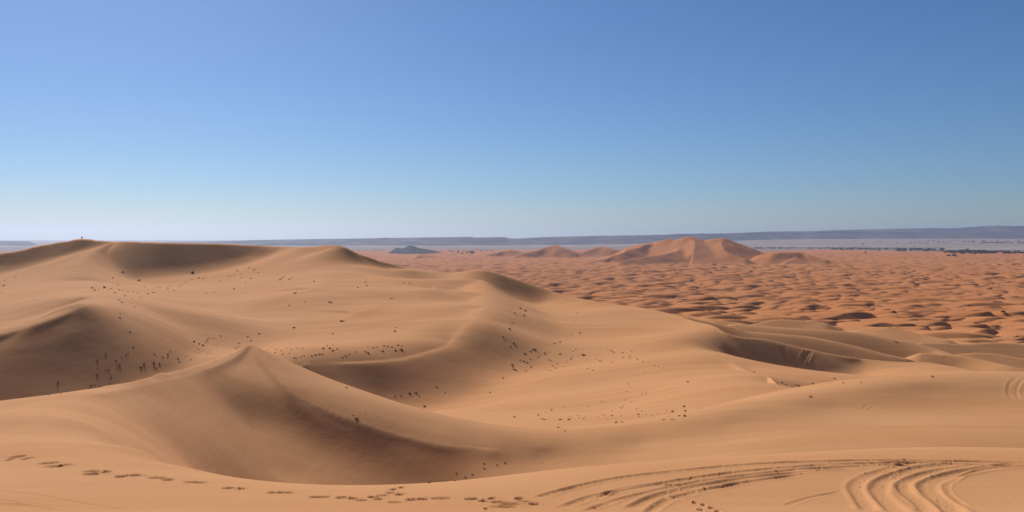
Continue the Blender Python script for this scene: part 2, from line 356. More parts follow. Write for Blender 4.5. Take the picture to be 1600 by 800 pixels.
def hit(u, y):
    """the point of the sand seen at photo pixel (u, y), in eye coordinates"""
    c = np.clip(np.searchsorted(US, u), 1, len(US) - 1)
    w = (u - US[c - 1]) / (US[c] - US[c - 1])
    z = GZ[:, c - 1] * (1 - w) + GZ[:, c] * w
    s = HY - F * z / YS
    k = np.argmax(s[4:] <= y) + 4
    t = (s[k - 1] - y) / max(s[k - 1] - s[k], 1e-9); t = min(max(t, 0), 1)
    Y = YS[k - 1] * (1 - t) + YS[k] * t
    return ((u - 800) / F * Y, Y, z[k - 1] * (1 - t) + z[k] * t)
def path_xy(pts):
    return dens([hit(u, y)[:2] for u, y in pts], 6)
def window(P, m):
    y0, y1 = P[:, 1].min() - m, P[:, 1].max() + m
    r0, r1 = max(np.searchsorted(YS, y0) - 1, 0), np.searchsorted(YS, y1) + 1
    Yl = max(y0, 2.2)
    a0 = min((P[:, 0].min() - m) / Yl, (P[:, 0].min() - m) / y1); a1 = max((P[:, 0].max() + m) / Yl, (P[:, 0].max() + m) / y1)
    c0, c1 = max(np.searchsorted(GA, a0) - 1, 0), np.searchsorted(GA, a1) + 1
    return slice(r0, r1), slice(c0, c1)
def stroke(pts, A, wn, wf, r=.1, ends=.15, raw=None):
    """a sand ridge along pts; wn / wf = widths on the right / left of the direction of travel"""
    P = path_xy(pts) if raw is None else raw
    sl = window(P, 5 * max(wn, wf))
    x, y = GX[sl], GY[sl]
    if x.size == 0: return
    d, side, par = seg_dist(x, y, P)
    w = np.where(side < 0, wn, wf); q = d / w
    g = np.exp(-(np.sqrt(q * q + r * r) - r)); par = par / (len(P) - 1)
    if ends: g = g * smooth(par / ends) * smooth((1 - par) / ends)
    GZ[sl] += A * g
def groove(pts, depth, w, rim=.35, ends=.1, seed=0, rough=.3, tread=0):
    P = path_xy(pts)
    sl = window(P, 5 * w)
    x, y = GX[sl], GY[sl]
    d, side, par = seg_dist(x, y, P)
    q = d / w
    g = -np.exp(-q ** 4) + rim * np.exp(-((q - 1.35) / .45) ** 2)
    g = g * (1 + rough * .6 * noise(x / (w * 7), y / (w * 7), seed)) + rough * .22 * noise(x / (w * .5), y / (w * .5), seed + 3) * np.exp(-(q / 1.7) ** 4)
    if tread: g = g + tread * np.exp(-q ** 4) * np.sin(par / len(P) * 260)
    pr = par / (len(P) - 1)
    if ends: g = g * smooth(pr / ends + .02) * smooth((1 - pr) / ends + .02)
    GZ[sl] += depth * g
def print_pit(u, y, w, h=5.0, depth=.05, seed=0):
    X, Y, _ = hit(u, y)
    rx = w / 2 * Y / F; ry = h * .026 * (Y / 13) ** 2 * .55
    P = np.array([[X - rx * 2, Y - ry * 2], [X + rx * 2, Y + ry * 2]])
    sl = window(P, .1)
    x, y_ = GX[sl] - X, GY[sl] - Y
    wob = 1 + .25 * noise(x / (rx * .8) + seed, y_ / (ry * .8), seed)
    q = np.hypot(x / rx, y_ / ry) * wob
    g = -np.exp(-q ** 4) + .45 * np.exp(-((q - 1.3) / .3) ** 2) * (.6 + .4 * np.clip(y_ / ry, -1, 1)) + .25 * np.exp(-(((x + rx * .3) / rx) ** 2 + (y_ / ry) ** 2) * 5)
    GZ[sl] += depth * g

# ---- wind tails and low crests on the middle dunes
for pts, A, wn, wf in [
    ([(462, 456), (485, 455), (500, 450), (508, 441), (530, 433), (560, 427)], 1.0, 2.2, 9),
    ([(534, 499), (556, 497), (580, 489), (598, 478), (625, 470)], 1.0, 2.0, 8),
    ([(560, 540), (578, 534), (590, 524), (612, 518)], .5, 1.6, 6),
    ([(663, 447), (674, 458), (690, 452), (705, 442)], .7, 1.8, 6),
    ([(618, 455), (660, 457), (720, 454), (750, 458)], .35, 1.5, 6),
    ([(575, 551), (610, 541), (660, 538), (700, 536)], .6, 2.2, 6),
    ([(300, 512), (350, 500), (400, 492)], 1.2, 8, 14),
    ([(545, 520), (600, 508), (650, 492), (690, 478)], 1.5, 7, 12),
    ([(590, 470), (640, 464), (700, 468)], 1.0, 6, 10),
    ([(470, 432), (530, 428), (590, 433)], 1.2, 7, 12),
    ([(620, 529), (680, 516), (725, 500)], .8, 3, 7),
    ([(330, 478), (400, 473), (460, 470)], .5, 6, 16),
    ([(210, 505), (260, 512), (330, 520), (400, 520)], .7, 5, 12),
    ([(760, 560), (772, 520), (778, 490), (772, 462)], .9, 6, 10),
    ([(690, 450), (700, 500), (720, 540)], .5, 5, 8),
    ([(900, 540), (930, 520), (960, 500)], .7, 8, 16),
    ([(860, 560), (900, 552), (960, 556)], .25, 3, 6),
    ([(1000, 610), (1060, 600), (1140, 596)], .25, 3, 6),
    ([(1230, 612), (1350, 606), (1420, 600), (1490, 591)], .35, 1.2, 5),
    ([(0, 677), (50, 675), (110, 676)], .05, .35, 1.2),
    ([(1262, 572), (1330, 566), (1385, 558)], .8, 3, 6),
    ([(1350, 577), (1380, 572), (1415, 574)], .6, 2.5, 5),
]: stroke(pts, A * .5, wn * 1.5, wf, r=.6, ends=.4)
# ---- tracks of vehicles on the slopes
for pts in [[(1219, 541), (1224, 552), (1229, 561)], [(1224, 541), (1229, 551), (1235, 560)], [(1262, 548), (1257, 556), (1253, 565)], [(1268, 548), (1263, 556), (1259, 565)]]:
    groove(pts, .06, .45, rim=.9, ends=.2)
for pts in [[(1592, 588), (1581, 598), (1577, 612), (1583, 626)], [(1601, 590), (1590, 600), (1586, 613), (1593, 626)]]:
    groove(pts, .022, .2, rim=.7, ends=.25)
for pts in [[(1350, 640), (1353, 634), (1362, 632)], [(1357, 642), (1360, 637), (1368, 634)]]:
    groove(pts, .012, .15, rim=.7)
# ---- tyre tracks of the foreground
TR = [
    ([(836, 779), (870, 769), (920, 756), (960, 748), (1000, 742.5), (1060, 736), (1130, 729), (1200, 724), (1300, 720.5), (1400, 719.5), (1500, 721), (1640, 724)], .055, .085, .4),
    ([(870, 796), (930, 775), (1000, 762), (1060, 751), (1120, 742), (1180, 735), (1280, 727), (1380, 723.5), (1480, 723)], .045, .08, .4),
    ([(900, 803), (960, 783), (1010, 770), (1060, 759), (1110, 750), (1180, 741), (1270, 732), (1370, 727), (1440, 725)], .04, .06, .4),
    ([(980, 797), (1020, 778), (1060, 767), (1110, 757), (1180, 746), (1260, 736), (1330, 731)], .05, .09, .45),
    ([(1010, 803), (1040, 784), (1075, 773), (1120, 763), (1180, 752), (1250, 742)], .04, .07, .4),
    ([(925, 782), (960, 768), (1000, 760), (1040, 756)], .035, .06, .4),
    ([(1250, 733), (1330, 727), (1420, 724), (1520, 726), (1640, 729)], .03, .07, .3),
    ([(1430, 724), (1385, 735), (1352, 747), (1337, 761), (1345, 777), (1362, 800)], .055, .10, .55),
    ([(1500, 723), (1440, 732), (1398, 744), (1377, 756), (1374, 771), (1388, 786), (1406, 802)], .065, .12, .55),
    ([(1530, 725), (1470, 735), (1432, 746), (1412, 757), (1420, 772), (1440, 787), (1452, 802)], .055, .10, .5),
    ([(1600, 725), (1530, 733), (1480, 744), (1452, 757), (1457, 772), (1476, 788), (1496, 804)], .07, .13, .55),
    ([(1585, 729), (1525, 737), (1492, 748), (1478, 760), (1486, 774), (1512, 792)], .035, .05, .4),
    ([(1228, 790), (1258, 780), (1290, 773), (1318, 767)], .03, .05, .5),
    ([(-20, 766), (50, 773), (110, 784), (190, 797)], .025, .07, .8),
    ([(-20, 779), (50, 787), (110, 795)], .02, .05, .8),
    ([(-20, 788), (30, 790), (80, 800)], .04, .12, .6),
]
for i, (pts, dp, w, rim) in enumerate(TR):
    groove(pts, dp * (.42 if i < 7 else .3), w, rim=rim, ends=.06, seed=i, rough=1.0, tread=.12 if i < 3 else 0)
rs_ = random.Random(5)
FP = [(14, 719, 10), (27, 714, 22), (42, 717, 12), (76, 724, 26), (86, 729, 26), (101, 727, 14), (145, 737, 22), (146, 741, 26), (162, 738, 14), (190, 745, 14), (211, 743, 18), (246, 747, 22), (263, 750, 14), (307, 754, 32), (358, 763, 18), (375, 764, 14),
      (428, 770, 18), (447, 770, 26), (500, 777, 26), (534, 778, 16), (551, 779, 16), (566, 782, 18), (583, 777, 14), (615, 765, 10), (628, 762, 9), (612, 770, 14), (600, 774, 16), (625, 773, 12), (592, 780, 12), (618, 785, 18), (645, 781, 18), (662, 780, 14), (690, 779, 28), (738, 780, 20), (757, 783, 14), (770, 779, 12),
      (783, 785, 26), (800, 788, 30), (820, 785, 22), (790, 792, 34), (812, 779, 14), (760, 795, 8), (835, 788, 14), (1048, 758, 14), (1040, 776, 12), (1100, 789, 8), (1112, 794, 9), (1095, 797, 9), (1122, 799, 10), (1086, 786, 7)]
for i, (u, y, w) in enumerate(FP): print_pit(u, y, w * 1.12, h=7, depth=.032 + .01 * rs_.random(), seed=i)
for i in range(110):  # lumps of sand thrown up beside the wheels
    pts = TR[rs_.choice([0, 1, 2, 3, 4, 7, 8, 9, 10])][0]; k = rs_.randrange(len(pts) - 1); f = rs_.random()
    u = pts[k][0] * (1 - f) + pts[k + 1][0] * f + rs_.gauss(0, 7); y = pts[k][1] * (1 - f) + pts[k + 1][1] * f + rs_.gauss(0, 3)
    if 0 < u < 1600 and y < 799: print_pit(u, y, rs_.uniform(3, 9), h=rs_.uniform(1.5, 3.5), depth=rs_.choice([-.012, -.018, .012]), seed=200 + i)
for i in range(60):   # crumbled sand round the prints
    u, y, w = FP[rs_.randrange(len(FP))]
    print_pit(u + rs_.uniform(-22, 22), y + rs_.uniform(-4, 5), rs_.uniform(3, 7), h=2, depth=rs_.choice([.012, -.015]), seed=70 + i)

def grid_mesh(name, X, Y, Z, mat, attr=None, attr2=None):
    nr, nc = X.shape
    V = np.empty((nr * nc, 3), np.float32); V[:, 0] = X.ravel(); V[:, 1] = Y.ravel(); V[:, 2] = Z.ravel()
    k = np.arange(nr * nc).reshape(nr, nc)
    Q = np.stack([k[:-1, :-1], k[:-1, 1:], k[1:, 1:], k[1:, :-1]], -1).reshape(-1, 4)
    me = bpy.data.meshes.new(name)
    me.vertices.add(len(V)); me.vertices.foreach_set('co', V.ravel())
    me.loops.add(Q.size); me.loops.foreach_set('vertex_index', Q.ravel().astype(np.int32))
    me.polygons.add(len(Q)); me.polygons.foreach_set('loop_start', np.arange(0, Q.size, 4, dtype=np.int32))
    try: me.polygons.foreach_set('loop_total', np.full(len(Q), 4, np.int32))
    except Exception: pass
    me.update(calc_edges=True)
    me.polygons.foreach_set('use_smooth', np.ones(len(Q), bool))
    if attr is not None:
        at = me.attributes.new('cover', 'FLOAT', 'POINT'); at.data.foreach_set('value', attr.ravel().astype(np.float32))
    if attr2 is not None:
        at = me.attributes.new('field', 'FLOAT', 'POINT'); at.data.foreach_set('value', attr2.ravel().astype(np.float32))
    me.materials.append(mat)
    o = bpy.data.objects.new(name, me); col.objects.link(o)
    return o

# ---------------------------------------------------------------- materials
def new_mat(name, rough=.9, spec=.1):
    m = bpy.data.materials.new(name); m.use_nodes = True
    nt = m.node_tree; b = nt.nodes['Principled BSDF']
    b.inputs['Roughness'].default_value = rough; b.inputs['Specular IOR Level'].default_value = spec
    return m, nt, b
def nd(nt, t, **kw):
    n = nt.nodes.new(t)
    for k, v in kw.items():
        if k in n.inputs: n.inputs[k].default_value = v
        else: setattr(n, k, v)
    return n
def mixc(nt, fac, a, b, mode='MIX'):
    n = nt.nodes.new('ShaderNodeMix'); n.data_type = 'RGBA'; n.blend_type = mode
    for s, v in ((0, fac), (6, a), (7, b)):
        if hasattr(v, 'is_linked') or hasattr(v, 'links'): nt.links.new(v, n.inputs[s])
        else: n.inputs[s].default_value = v
    return n.outputs[2]
def ramp(nt, src, stops):
    n = nt.nodes.new('ShaderNodeValToRGB'); nt.links.new(src, n.inputs[0])
    e = n.color_ramp.elements
    while len(e) < len(stops): e.new(.5)
    for k, (p, c) in enumerate(stops): e[k].position = p; e[k].color = c if len(c) == 4 else (*c, 1)
    return n.outputs[0]
def sand_material():
    m, nt, b = new_mat('sand', .95, .05)
    L = nt.links.new
    geo = nd(nt, 'ShaderNodeNewGeometry'); P = geo.outputs['Position']
    # broad drifts of paler and redder sand
    n1 = nd(nt, 'ShaderNodeTexNoise', Scale=.006, Detail=4.0); L(P, n1.inputs['Vector'])
    n2 = nd(nt, 'ShaderNodeTexNoise', Scale=.05, Detail=5.0); L(P, n2.inputs['Vector'])
    n3 = nd(nt, 'ShaderNodeTexNoise', Scale=60.0, Detail=3.0); L(P, n3.inputs['Vector'])
    sep = nd(nt, 'ShaderNodeSeparateXYZ'); L(P, sep.inputs[0])
    # low-lying sand of the field is redder than the pale crests near the eye
    fl = nd(nt, 'ShaderNodeAttribute', attribute_name='field')
    c = mixc(nt, fl.outputs['Fac'], (.675, .338, .148, 1), (.62, .25, .092, 1))
    c = mixc(nt, ramp(nt, n1.outputs[0], [(.35, (0, 0, 0)), (.65, (1, 1, 1))]), c, mixc(nt, 1.0, c, (1.06, 1.0, .95, 1), 'MULTIPLY'))
    c = mixc(nt, ramp(nt, n2.outputs[0], [(.3, (0, 0, 0)), (.7, (.6, .6, .6))]), c, mixc(nt, 1.0, c, (.94, .90, .86, 1), 'MULTIPLY'))
    c = mixc(nt, ramp(nt, n3.outputs[0], [(.35, (0, 0, 0)), (.75, (.5, .5, .5))]), c, mixc(nt, 1.0, c, (.88, .86, .84, 1), 'MULTIPLY'))
    mp0 = nd(nt, 'ShaderNodeMapping'); mp0.inputs['Scale'].default_value = (.05, .35, .2); mp0.inputs['Rotation'].default_value = (0, 0, R(-38)); L(P, mp0.inputs['Vector'])
    n6 = nd(nt, 'ShaderNodeTexNoise', Scale=1.0, Detail=7.0, Roughness=.65, Distortion=.6); L(mp0.outputs[0], n6.inputs['Vector'])
    c = mixc(nt, ramp(nt, n6.outputs[0], [(.38, (.75, .75, .75)), (.60, (0, 0, 0))]), c, mixc(nt, 1.0, c, (.90, .84, .78, 1), 'MULTIPLY'))
    # stony ground showing where the cover of sand gives out
    at = nd(nt, 'ShaderNodeAttribute', attribute_name='cover')
    g = mixc(nt, n2.outputs[0], (.26, .19, .15, 1), (.36, .27, .21, 1))
    c = mixc(nt, at.outputs['Fac'], g, c)
    L(c, b.inputs['Base Color'])
    # wind ripples, fine grain and soft undulation
    mp = nd(nt, 'ShaderNodeMapping'); mp.inputs['Rotation'].default_value = (0, 0, R(-24)); L(P, mp.inputs['Vector'])
    w = nd(nt, 'ShaderNodeTexWave', wave_type='BANDS', bands_direction='X'); w.inputs['Scale'].default_value = 1.7; w.inputs['Distortion'].default_value = 5.0; w.inputs['Detail'].default_value = 2.0; w.inputs['Detail Scale'].default_value = .6
    L(mp.outputs[0], w.inputs['Vector'])
    nm = nd(nt, 'ShaderNodeTexNoise', Scale=.12, Detail=2.0); L(P, nm.inputs['Vector'])
    mm = nd(nt, 'ShaderNodeMath', operation='MULTIPLY'); L(w.outputs['Fac'], mm.inputs[0]); L(ramp(nt, nm.outputs[0], [(.4, (.05,) * 3), (.62, (1,) * 3)]), mm.inputs[1])
    b1 = nd(nt, 'ShaderNodeBump'); b1.inputs['Strength'].default_value = .15; b1.inputs['Distance'].default_value = .02; L(mm.outputs[0], b1.inputs['Height'])
    mp2 = nd(nt, 'ShaderNodeMapping'); mp2.inputs['Scale'].default_value = (.5, .12, 1.0); mp2.inputs['Rotation'].default_value = (0, 0, R(35)); L(P, mp2.inputs['Vector'])
    n4 = nd(nt, 'ShaderNodeTexNoise', Scale=1.0, Detail=6.0, Roughness=.6); L(mp2.outputs[0], n4.inputs['Vector'])
    b2 = nd(nt, 'ShaderNodeBump'); b2.inputs['Strength'].default_value = .28; b2.inputs['Distance'].default_value = .16; L(n4.outputs[0], b2.inputs['Height']); L(b1.outputs[0], b2.inputs['Normal'])
    n5 = nd(nt, 'ShaderNodeTexNoise', Scale=25.0, Detail=4.0); L(P, n5.inputs['Vector'])
    b3 = nd(nt, 'ShaderNodeBump'); b3.inputs['Strength'].default_value = .25; b3.inputs['Distance'].default_value = .01; L(n5.outputs[0], b3.inputs['Height']); L(b2.outputs[0], b3.inputs['Normal'])
    L(b3.outputs[0], b.inputs['Normal'])
    return m
def plain_mat(name, c1, c2, scale, rough=.95):
    m, nt, b = new_mat(name, rough, .1)
    geo = nd(nt, 'ShaderNodeNewGeometry')
    n = nd(nt, 'ShaderNodeTexNoise', Scale=scale, Detail=6.0); nt.links.new(geo.outputs['Position'], n.inputs['Vector'])
    nt.links.new(mixc(nt, ramp(nt, n.outputs[0], [(.35, (0, 0, 0)), (.65, (1, 1, 1))]), (*c1, 1), (*c2, 1)), b.inputs['Base Color'])
    return m
SAND = sand_material()
cover = 1 - smooth((np.hypot(GX, GY) * (1 + .12 * noise(GX / 900, GY / 900, 31)) - 6500) / 700)
cover = np.clip(cover + 0 * GX, 0, 1)
o = grid_mesh('sand_dunes', GX, GY, GZ + EZ, SAND, cover, smooth((np.hypot(GX, GY) - 320) / 500)); o['kind'] = 'structure'

# ---------------------------------------------------------------- the stony plain, the rocky hill and the far plateaus
def rise(x, y):
    a = x / np.maximum(y, 1)
    return smooth((a + .05) / .45) * 62 * smooth((y - 8200) / 7500)
def plain():
    us = np.concatenate([np.linspace(-3500, -100, 60), np.linspace(-80, 1680, 500), np.linspace(1700, 5000, 60)])
    Ys = np.concatenate([np.geomspace(60, 6000, 30), np.geomspace(6100, 18000, 150), np.geomspace(18500, 23500, 12)])
    A, Y = np.meshgrid((us - 800) / F, Ys); X = A * Y
    z = -120.6 + rise(X, Y) + 1.5 * fbm(X / 1500, Y / 1500, 3, 5) * smooth((Y - 6000) / 3000)
    z = z - np.clip(Y - 14000, 0, 1e9) ** 2 / 9.0e6
    z = np.where(Y < 7600, z - 12 * smooth((7600 - Y) / 900), z)
    m, nt, b = new_mat('stony_plain', .95, .1)
    L = nt.links.new
    geo = nd(nt, 'ShaderNodeNewGeometry')
    mp = nd(nt, 'ShaderNodeMapping'); mp.inputs['Scale'].default_value = (.00025, .0016, 1); L(geo.outputs['Position'], mp.inputs['Vector'])
    n = nd(nt, 'ShaderNodeTexNoise', Scale=1.0, Detail=7.0, Roughness=.6); L(mp.outputs[0], n.inputs['Vector'])
    c = ramp(nt, n.outputs[0], [(.30, (.22, .155, .115)), (.46, (.33, .24, .18)), (.58, (.40, .30, .23)), (.70, (.50, .40, .32))])
    L(c, b.inputs['Base Color'])
    o = grid_mesh('desert_plain', X, Y, z + EZ, m); o['kind'] = 'structure'
plain()
def pan(name, u0, u1, y0, y1, seed):
    """a pale dried-out flat lying on the plain"""
    bm = bmesh.new(); vs = []
    n = 60
    for k in range(n):
        t = 2 * math.pi * k / n
        r = 1 + .25 * float(noise(np.array([math.cos(t) * 2.2]), np.array([math.sin(t) * 2.2]), seed)[0])
        u = (u0 + u1) / 2 + (u1 - u0) / 2 * math.cos(t) * r
        s = (y0 + y1) / 2 - HY + (y1 - y0) / 2 * math.sin(t) * r
        X = Y = 8000.
        for _ in range(30):
            X = (u - 800) / F * Y
            zz = -120 + float(rise(np.array([X]), np.array([Y]))[0]) + 3
            Y = .5 * Y + .5 * min(max(-zz * F / s, 5000), 20000)
        vs.append(bm.verts.new((X, Y, zz + EZ)))
    bm.faces.new(vs)
    me = bpy.data.meshes.new(name); bm.to_mesh(me); bm.free(); me.materials.append(PALE)
    o = bpy.data.objects.new(name, me); col.objects.link(o); o['kind'] = 'structure'
PALE = plain_mat('pale_flat', (.36, .29, .24), (.46, .38, .33), .004)
pan('salt_flat', 1180, 1345, 384.3, 386.3, 1)
pan('salt_flat', 1355, 1400, 384.6, 386.6, 2)
pan('salt_flat', 1462, 1720, 386.4, 390.8, 3)

def heightfield(name, cu, cY, half_u, d0, d1, prof, mat, nu, nv, back, gull, seed, zb=-121, dist=None):
    """a flat-topped range: prof = skyline rows; d0..d1 = depth of its slope"""
    us = np.linspace(cu - half_u, cu + half_u, nu)
    top = np.interp(us, [p[0] for p in prof], [p[1] for p in prof])
    v = np.concatenate([np.linspace(0, 1, nv), [1.05, 1.5, 2.0, 2.1]])
    U, V = np.meshgrid(us, v); T = np.tile(top, (len(v), 1))
    A = (U - 800) / F
    cY = (np.interp(U, [p[0] for p in dist], [p[1] for p in dist]) if dist else cY) + 0 * A
    Yb = cY
    Y = Yb + d0 + (d1 - d0) * V
    X = A * Y
    zt = -(T - HY) * (cY + d1) / F
    base = zb + rise(X, Y)
    zt = np.maximum(zt, base - 2)
    gl = fbm(X / gull, np.zeros_like(X) + seed, 3, seed)
    vv = np.clip(V + gl * .55 * np.sin(np.pi * np.clip(V, 0, 1)), 0, 1)
    step = .45 * smooth(vv / .75) + .12 * smooth((vv - .5) / .08) + .43 * smooth((vv - .72) / .28)
    z = base + (zt - base) * step
    z = z + (zt - base) * .12 * fbm(X / (gull * .4), Y / (gull * .4), 3, seed + 4) * np.where(V < 1, 1, 0)
    z = np.where(V > 1.9, base - 30, np.where(V > 1.0, zt, z))
    z[0] = base[0] - 4
    o = grid_mesh(name, X, Y, z + EZ, mat); o['kind'] = 'structure'
    return o
ROCK = plain_mat('plateau_rock', (.055, .046, .042), (.15, .115, .095), .0016)
heightfield('plateau', 420, 13200, 1500, 0, 1500,
            [(-1080, 377), (-400, 377), (0, 377.2), (30, 377.3), (46, 378), (58, 383), (75, 386), (150, 384), (215, 380.5), (240, 379.3), (320, 378.2), (400, 375.6), (480, 374), (560, 373), (596, 372), (602, 371.3), (606, 372), (680, 371), (736, 370), (742, 371.3), (788, 370.4), (796, 373), (815, 372.8), (850, 370.6), (900, 369.3), (960, 368.2), (1040, 366.7), (1060, 365.4), (1140, 364.6), (1200, 363.0), (1260, 362.6), (1320, 361.5), (1380, 362.5), (1460, 363), (1560, 361), (1650, 360), (1920, 361)],
            ROCK, 1300, 26, 0, 520, 3, dist=[(-1080, 9900), (700, 9900), (1000, 11300), (1250, 14800), (1400, 15500), (1920, 15500)])
heightfield('plateau', 1360, 19000, 800, 0, 1600,
            [(560, 386), (700, 378), (800, 374), (900, 372), (1040, 369), (1130, 365), (1200, 361.8), (1260, 361.4), (1300, 359.8), (1390, 357.6), (1450, 356.4), (1490, 356.6), (1520, 354.6), (1560, 353.2), (1600, 353), (1720, 352), (1900, 353), (2160, 354)],
            ROCK, 800, 20, 0, 900, 8)
DARK = plain_mat('dark_rock', (.022, .020, .021), (.05, .045, .045), .01)
def hill():
    us = np.linspace(585, 735, 260); Y = np.linspace(4650, 6100, 90)
    U, YY = np.meshgrid(us, Y); X = (U - 800) / F * YY
    px = [585, 598, 606, 612, 620, 625, 631, 638, 646, 654, 664, 676, 690, 705, 720, 735]
    py = [410, 400, 395, 391.5, 386.6, 388.3, 387.4, 383.8, 384.6, 387.2, 388.6, 391, 394, 397, 400, 408]
    T = np.interp(us, px, py)
    zt = -(T - HY) * 5400 / F
    k = np.clip(1 - np.abs(YY - 5400) / 720, 0, 1)
    n = fbm(X / 90, YY / 140, 4, 12)
    z = -132 + (zt[None, :] + 132) * np.clip(k ** 1.1 * (1 + .28 * n * (1 - k) * 2), 0, 1.0) + 2.5 * n
    o = grid_mesh('rocky_hill', X, YY, z + EZ, DARK); o['kind'] = 'structure'
hill()

# ---------------------------------------------------------------- plants
def mesh_obj(name, verts, faces, mat, parent=None, smooth_=False):
    me = bpy.data.meshes.new(name); me.from_pydata([tuple(v) for v in verts], [], faces)
    if isinstance(mat, (list, tuple)):
        for m in mat: me.materials.append(m)
    else: me.materials.append(mat)
    if smooth_: me.polygons.foreach_set('use_smooth', [True] * len(me.polygons))
    me.update()
    o = bpy.data.objects.new(name, me); col.objects.link(o)
    if parent: o.parent = parent
    return o
def leaf_mat(name, c1, c2):
    m, nt, b = new_mat(name, .8, .15)
    oi = nd(nt, 'ShaderNodeObjectInfo'); geo = nd(nt, 'ShaderNodeNewGeometry')
    n = nd(nt, 'ShaderNodeTexNoise', Scale=3.0, Detail=2.0); nt.links.new(geo.outputs['Position'], n.inputs['Vector'])
    a = nd(nt, 'ShaderNodeMath', operation='ADD'); a.inputs[1].default_value = 0
    s = nd(nt, 'ShaderNodeMath', operation='MULTIPLY'); s.inputs[1].default_value = .5; nt.links.new(oi.outputs['Random'], s.inputs[0])
    nt.links.new(n.outputs[0], a.inputs[0]); nt.links.new(s.outputs[0], a.inputs[1])
    nt.links.new(ramp(nt, a.outputs[0], [(.35, c1), (1.0, c2)]), b.inputs['Base Color'])
    return m
M_TWIG = leaf_mat('dry_twigs', (.11, .065, .038), (.19, .12, .065))
M_LEAF = leaf_mat('grey_green_leaves', (.10, .062, .034), (.18, .12, .065))
M_STRAW = leaf_mat('straw', (.16, .10, .05), (.27, .18, .09))
def blade(V, Fc, p0, d, ln, w, droop, rnd, n=3):
    """a thin bent blade as two crossed ribbons"""
    side = Vector((-d.y, d.x, 0)); side = side.normalized() if side.length > .01 else Vector((1, 0, 0))
    for sv in (side, side.cross(d).normalized()):
        b = len(V); p = p0.copy(); dd = d.copy()
        for k in range(n + 1):
            ww = w * (1 - .85 * k / n)
            V.append(p - sv * ww); V.append(p + sv * ww)
            if k < n: Fc.append((b + 2 * k, b + 2 * k + 1, b + 2 * k + 3, b + 2 * k + 2))
            dd = (dd + Vector((0, 0, -droop / n))).normalized(); p = p + dd * (ln / n)
def shrub_proto(seed):
    """unit shrub (1 m wide, .7 m high): crooked stems and tufts of small leaves"""
    rnd = random.Random(seed)
    root = bpy.data.objects.new('shrub', None); col.objects.link(root)
    V, Fc, LV, LF = [], [], [], []
    for i in range(46):
        az = rnd.uniform(0, 2 * math.pi); el = rnd.uniform(.25, 1.45)
        d = Vector((math.cos(az) * math.cos(el), math.sin(az) * math.cos(el), math.sin(el)))
        ln = rnd.uniform(.32, .62) * (1 + .3 * math.sin(az * 2 + seed))
        p0 = Vector((rnd.uniform(-.12, .12), rnd.uniform(-.12, .12), -.05))
        blade(V, Fc, p0, d, ln, .012, .3, rnd)
        for k in range(16):
            t = rnd.uniform(.35, 1.05)
            c = p0 + d * ln * t + Vector((rnd.gauss(0, .05), rnd.gauss(0, .05), rnd.gauss(0, .045)))
            if c.z < -.02: continue
            r = rnd.uniform(.018, .042)
            a = Vector((rnd.gauss(0, 1), rnd.gauss(0, 1), rnd.gauss(0, 1))).normalized(); bb = a.orthogonal().normalized(); cc = a.cross(bb)
            b = len(LV); LV += [c - bb * r, c + cc * r * .6, c + bb * r, c - cc * r * .6]; LF.append((b, b + 1, b + 2, b + 3))
    mesh_obj('stems', V, Fc, M_TWIG, root); mesh_obj('foliage', LV, LF, M_LEAF, root)
    return root
def tuft_proto(seed, mat):
    """unit tuft of desert grass, one fan of blades"""
    rnd = random.Random(seed); V, Fc = [], []
    for i in range(130):
        az = rnd.uniform(0, 2 * math.pi); el = min(1.5, abs(rnd.gauss(1.05, .35)))
        d = Vector((math.cos(az) * math.cos(el), math.sin(az) * math.cos(el), math.sin(el)))
        blade(V, Fc, Vector((rnd.gauss(0, .13), rnd.gauss(0, .13), -.05)), d, rnd.uniform(.25, .62), .014, rnd.uniform(.3, 1.1), rnd)
    return mesh_obj('grass_tuft', V, Fc, mat)
def copy_tree_of(o, parent=None):
    c = o.copy(); col.objects.link(c); c.parent = parent
    for ch in [k for k in o.children]: copy_tree_of(ch, c)
    return c
SHR = [shrub_proto(s) for s in (1, 2, 3, 4)]
TUF = [tuft_proto(s, M_STRAW if s % 3 == 0 else M_TWIG) for s in (11, 12, 13, 14, 15)]
used = set()
rnd = random.Random(3)
def plant(u, y, w, h=None, label='', group='', big=False):
    """a plant whose base is seen at photo pixel (u, y) and whose crown is w pixels wide"""
    X, Y, Z = hit(u, y)
    src = rnd.choice(SHR if big else TUF)
    if src.name in used: o = copy_tree_of(src) if big else src.copy()
    else: o = src; used.add(src.name)
    if not big and o is not src: col.objects.link(o)
    k = w * Y / F * (.85 if big else .98)
    kz = k * rnd.uniform(.6, .9) * ((h / w) if h else 1.0)
    o.location = (X, Y, Z + EZ); o.rotation_euler = (0, 0, rnd.uniform(0, 6.28)); o.scale = (k, k, kz)
    o['label'] = label; o['category'] = 'shrub' if big else 'grass'; o['group'] = group
ORD = ['leftmost', 'second from the left', 'third from the left', 'fourth from the left', 'fifth from the left', 'sixth from the left', 'seventh from the left', 'eighth from the left', 'ninth from the left', 'tenth from the left', 'eleventh from the left', 'twelfth from the left', 'thirteenth from the left', 'fourteenth from the left', 'fifteenth from the left', 'sixteenth from the left']
def cluster(place, group, big, small):
    big = sorted(big)
    for i, b in enumerate(big):
        u, y, w = b[:3]; h = b[3] if len(b) > 3 else None
        pos = ORD[i] if len(big) > 1 else 'the only large one'
        if len(big) > 1 and i == len(big) - 1: pos = 'rightmost'
        plant(u, y + .38 * (h or w), w, h, 'dark shrub %s, %s' % (place, pos), group + ', shrubs', True)
    for b in small:
        u, y, w = b[:3]
        plant(u, y + .4 * w, w * 1.15, None, 'small dry tuft among others %s' % place, group + ', small tufts', False)
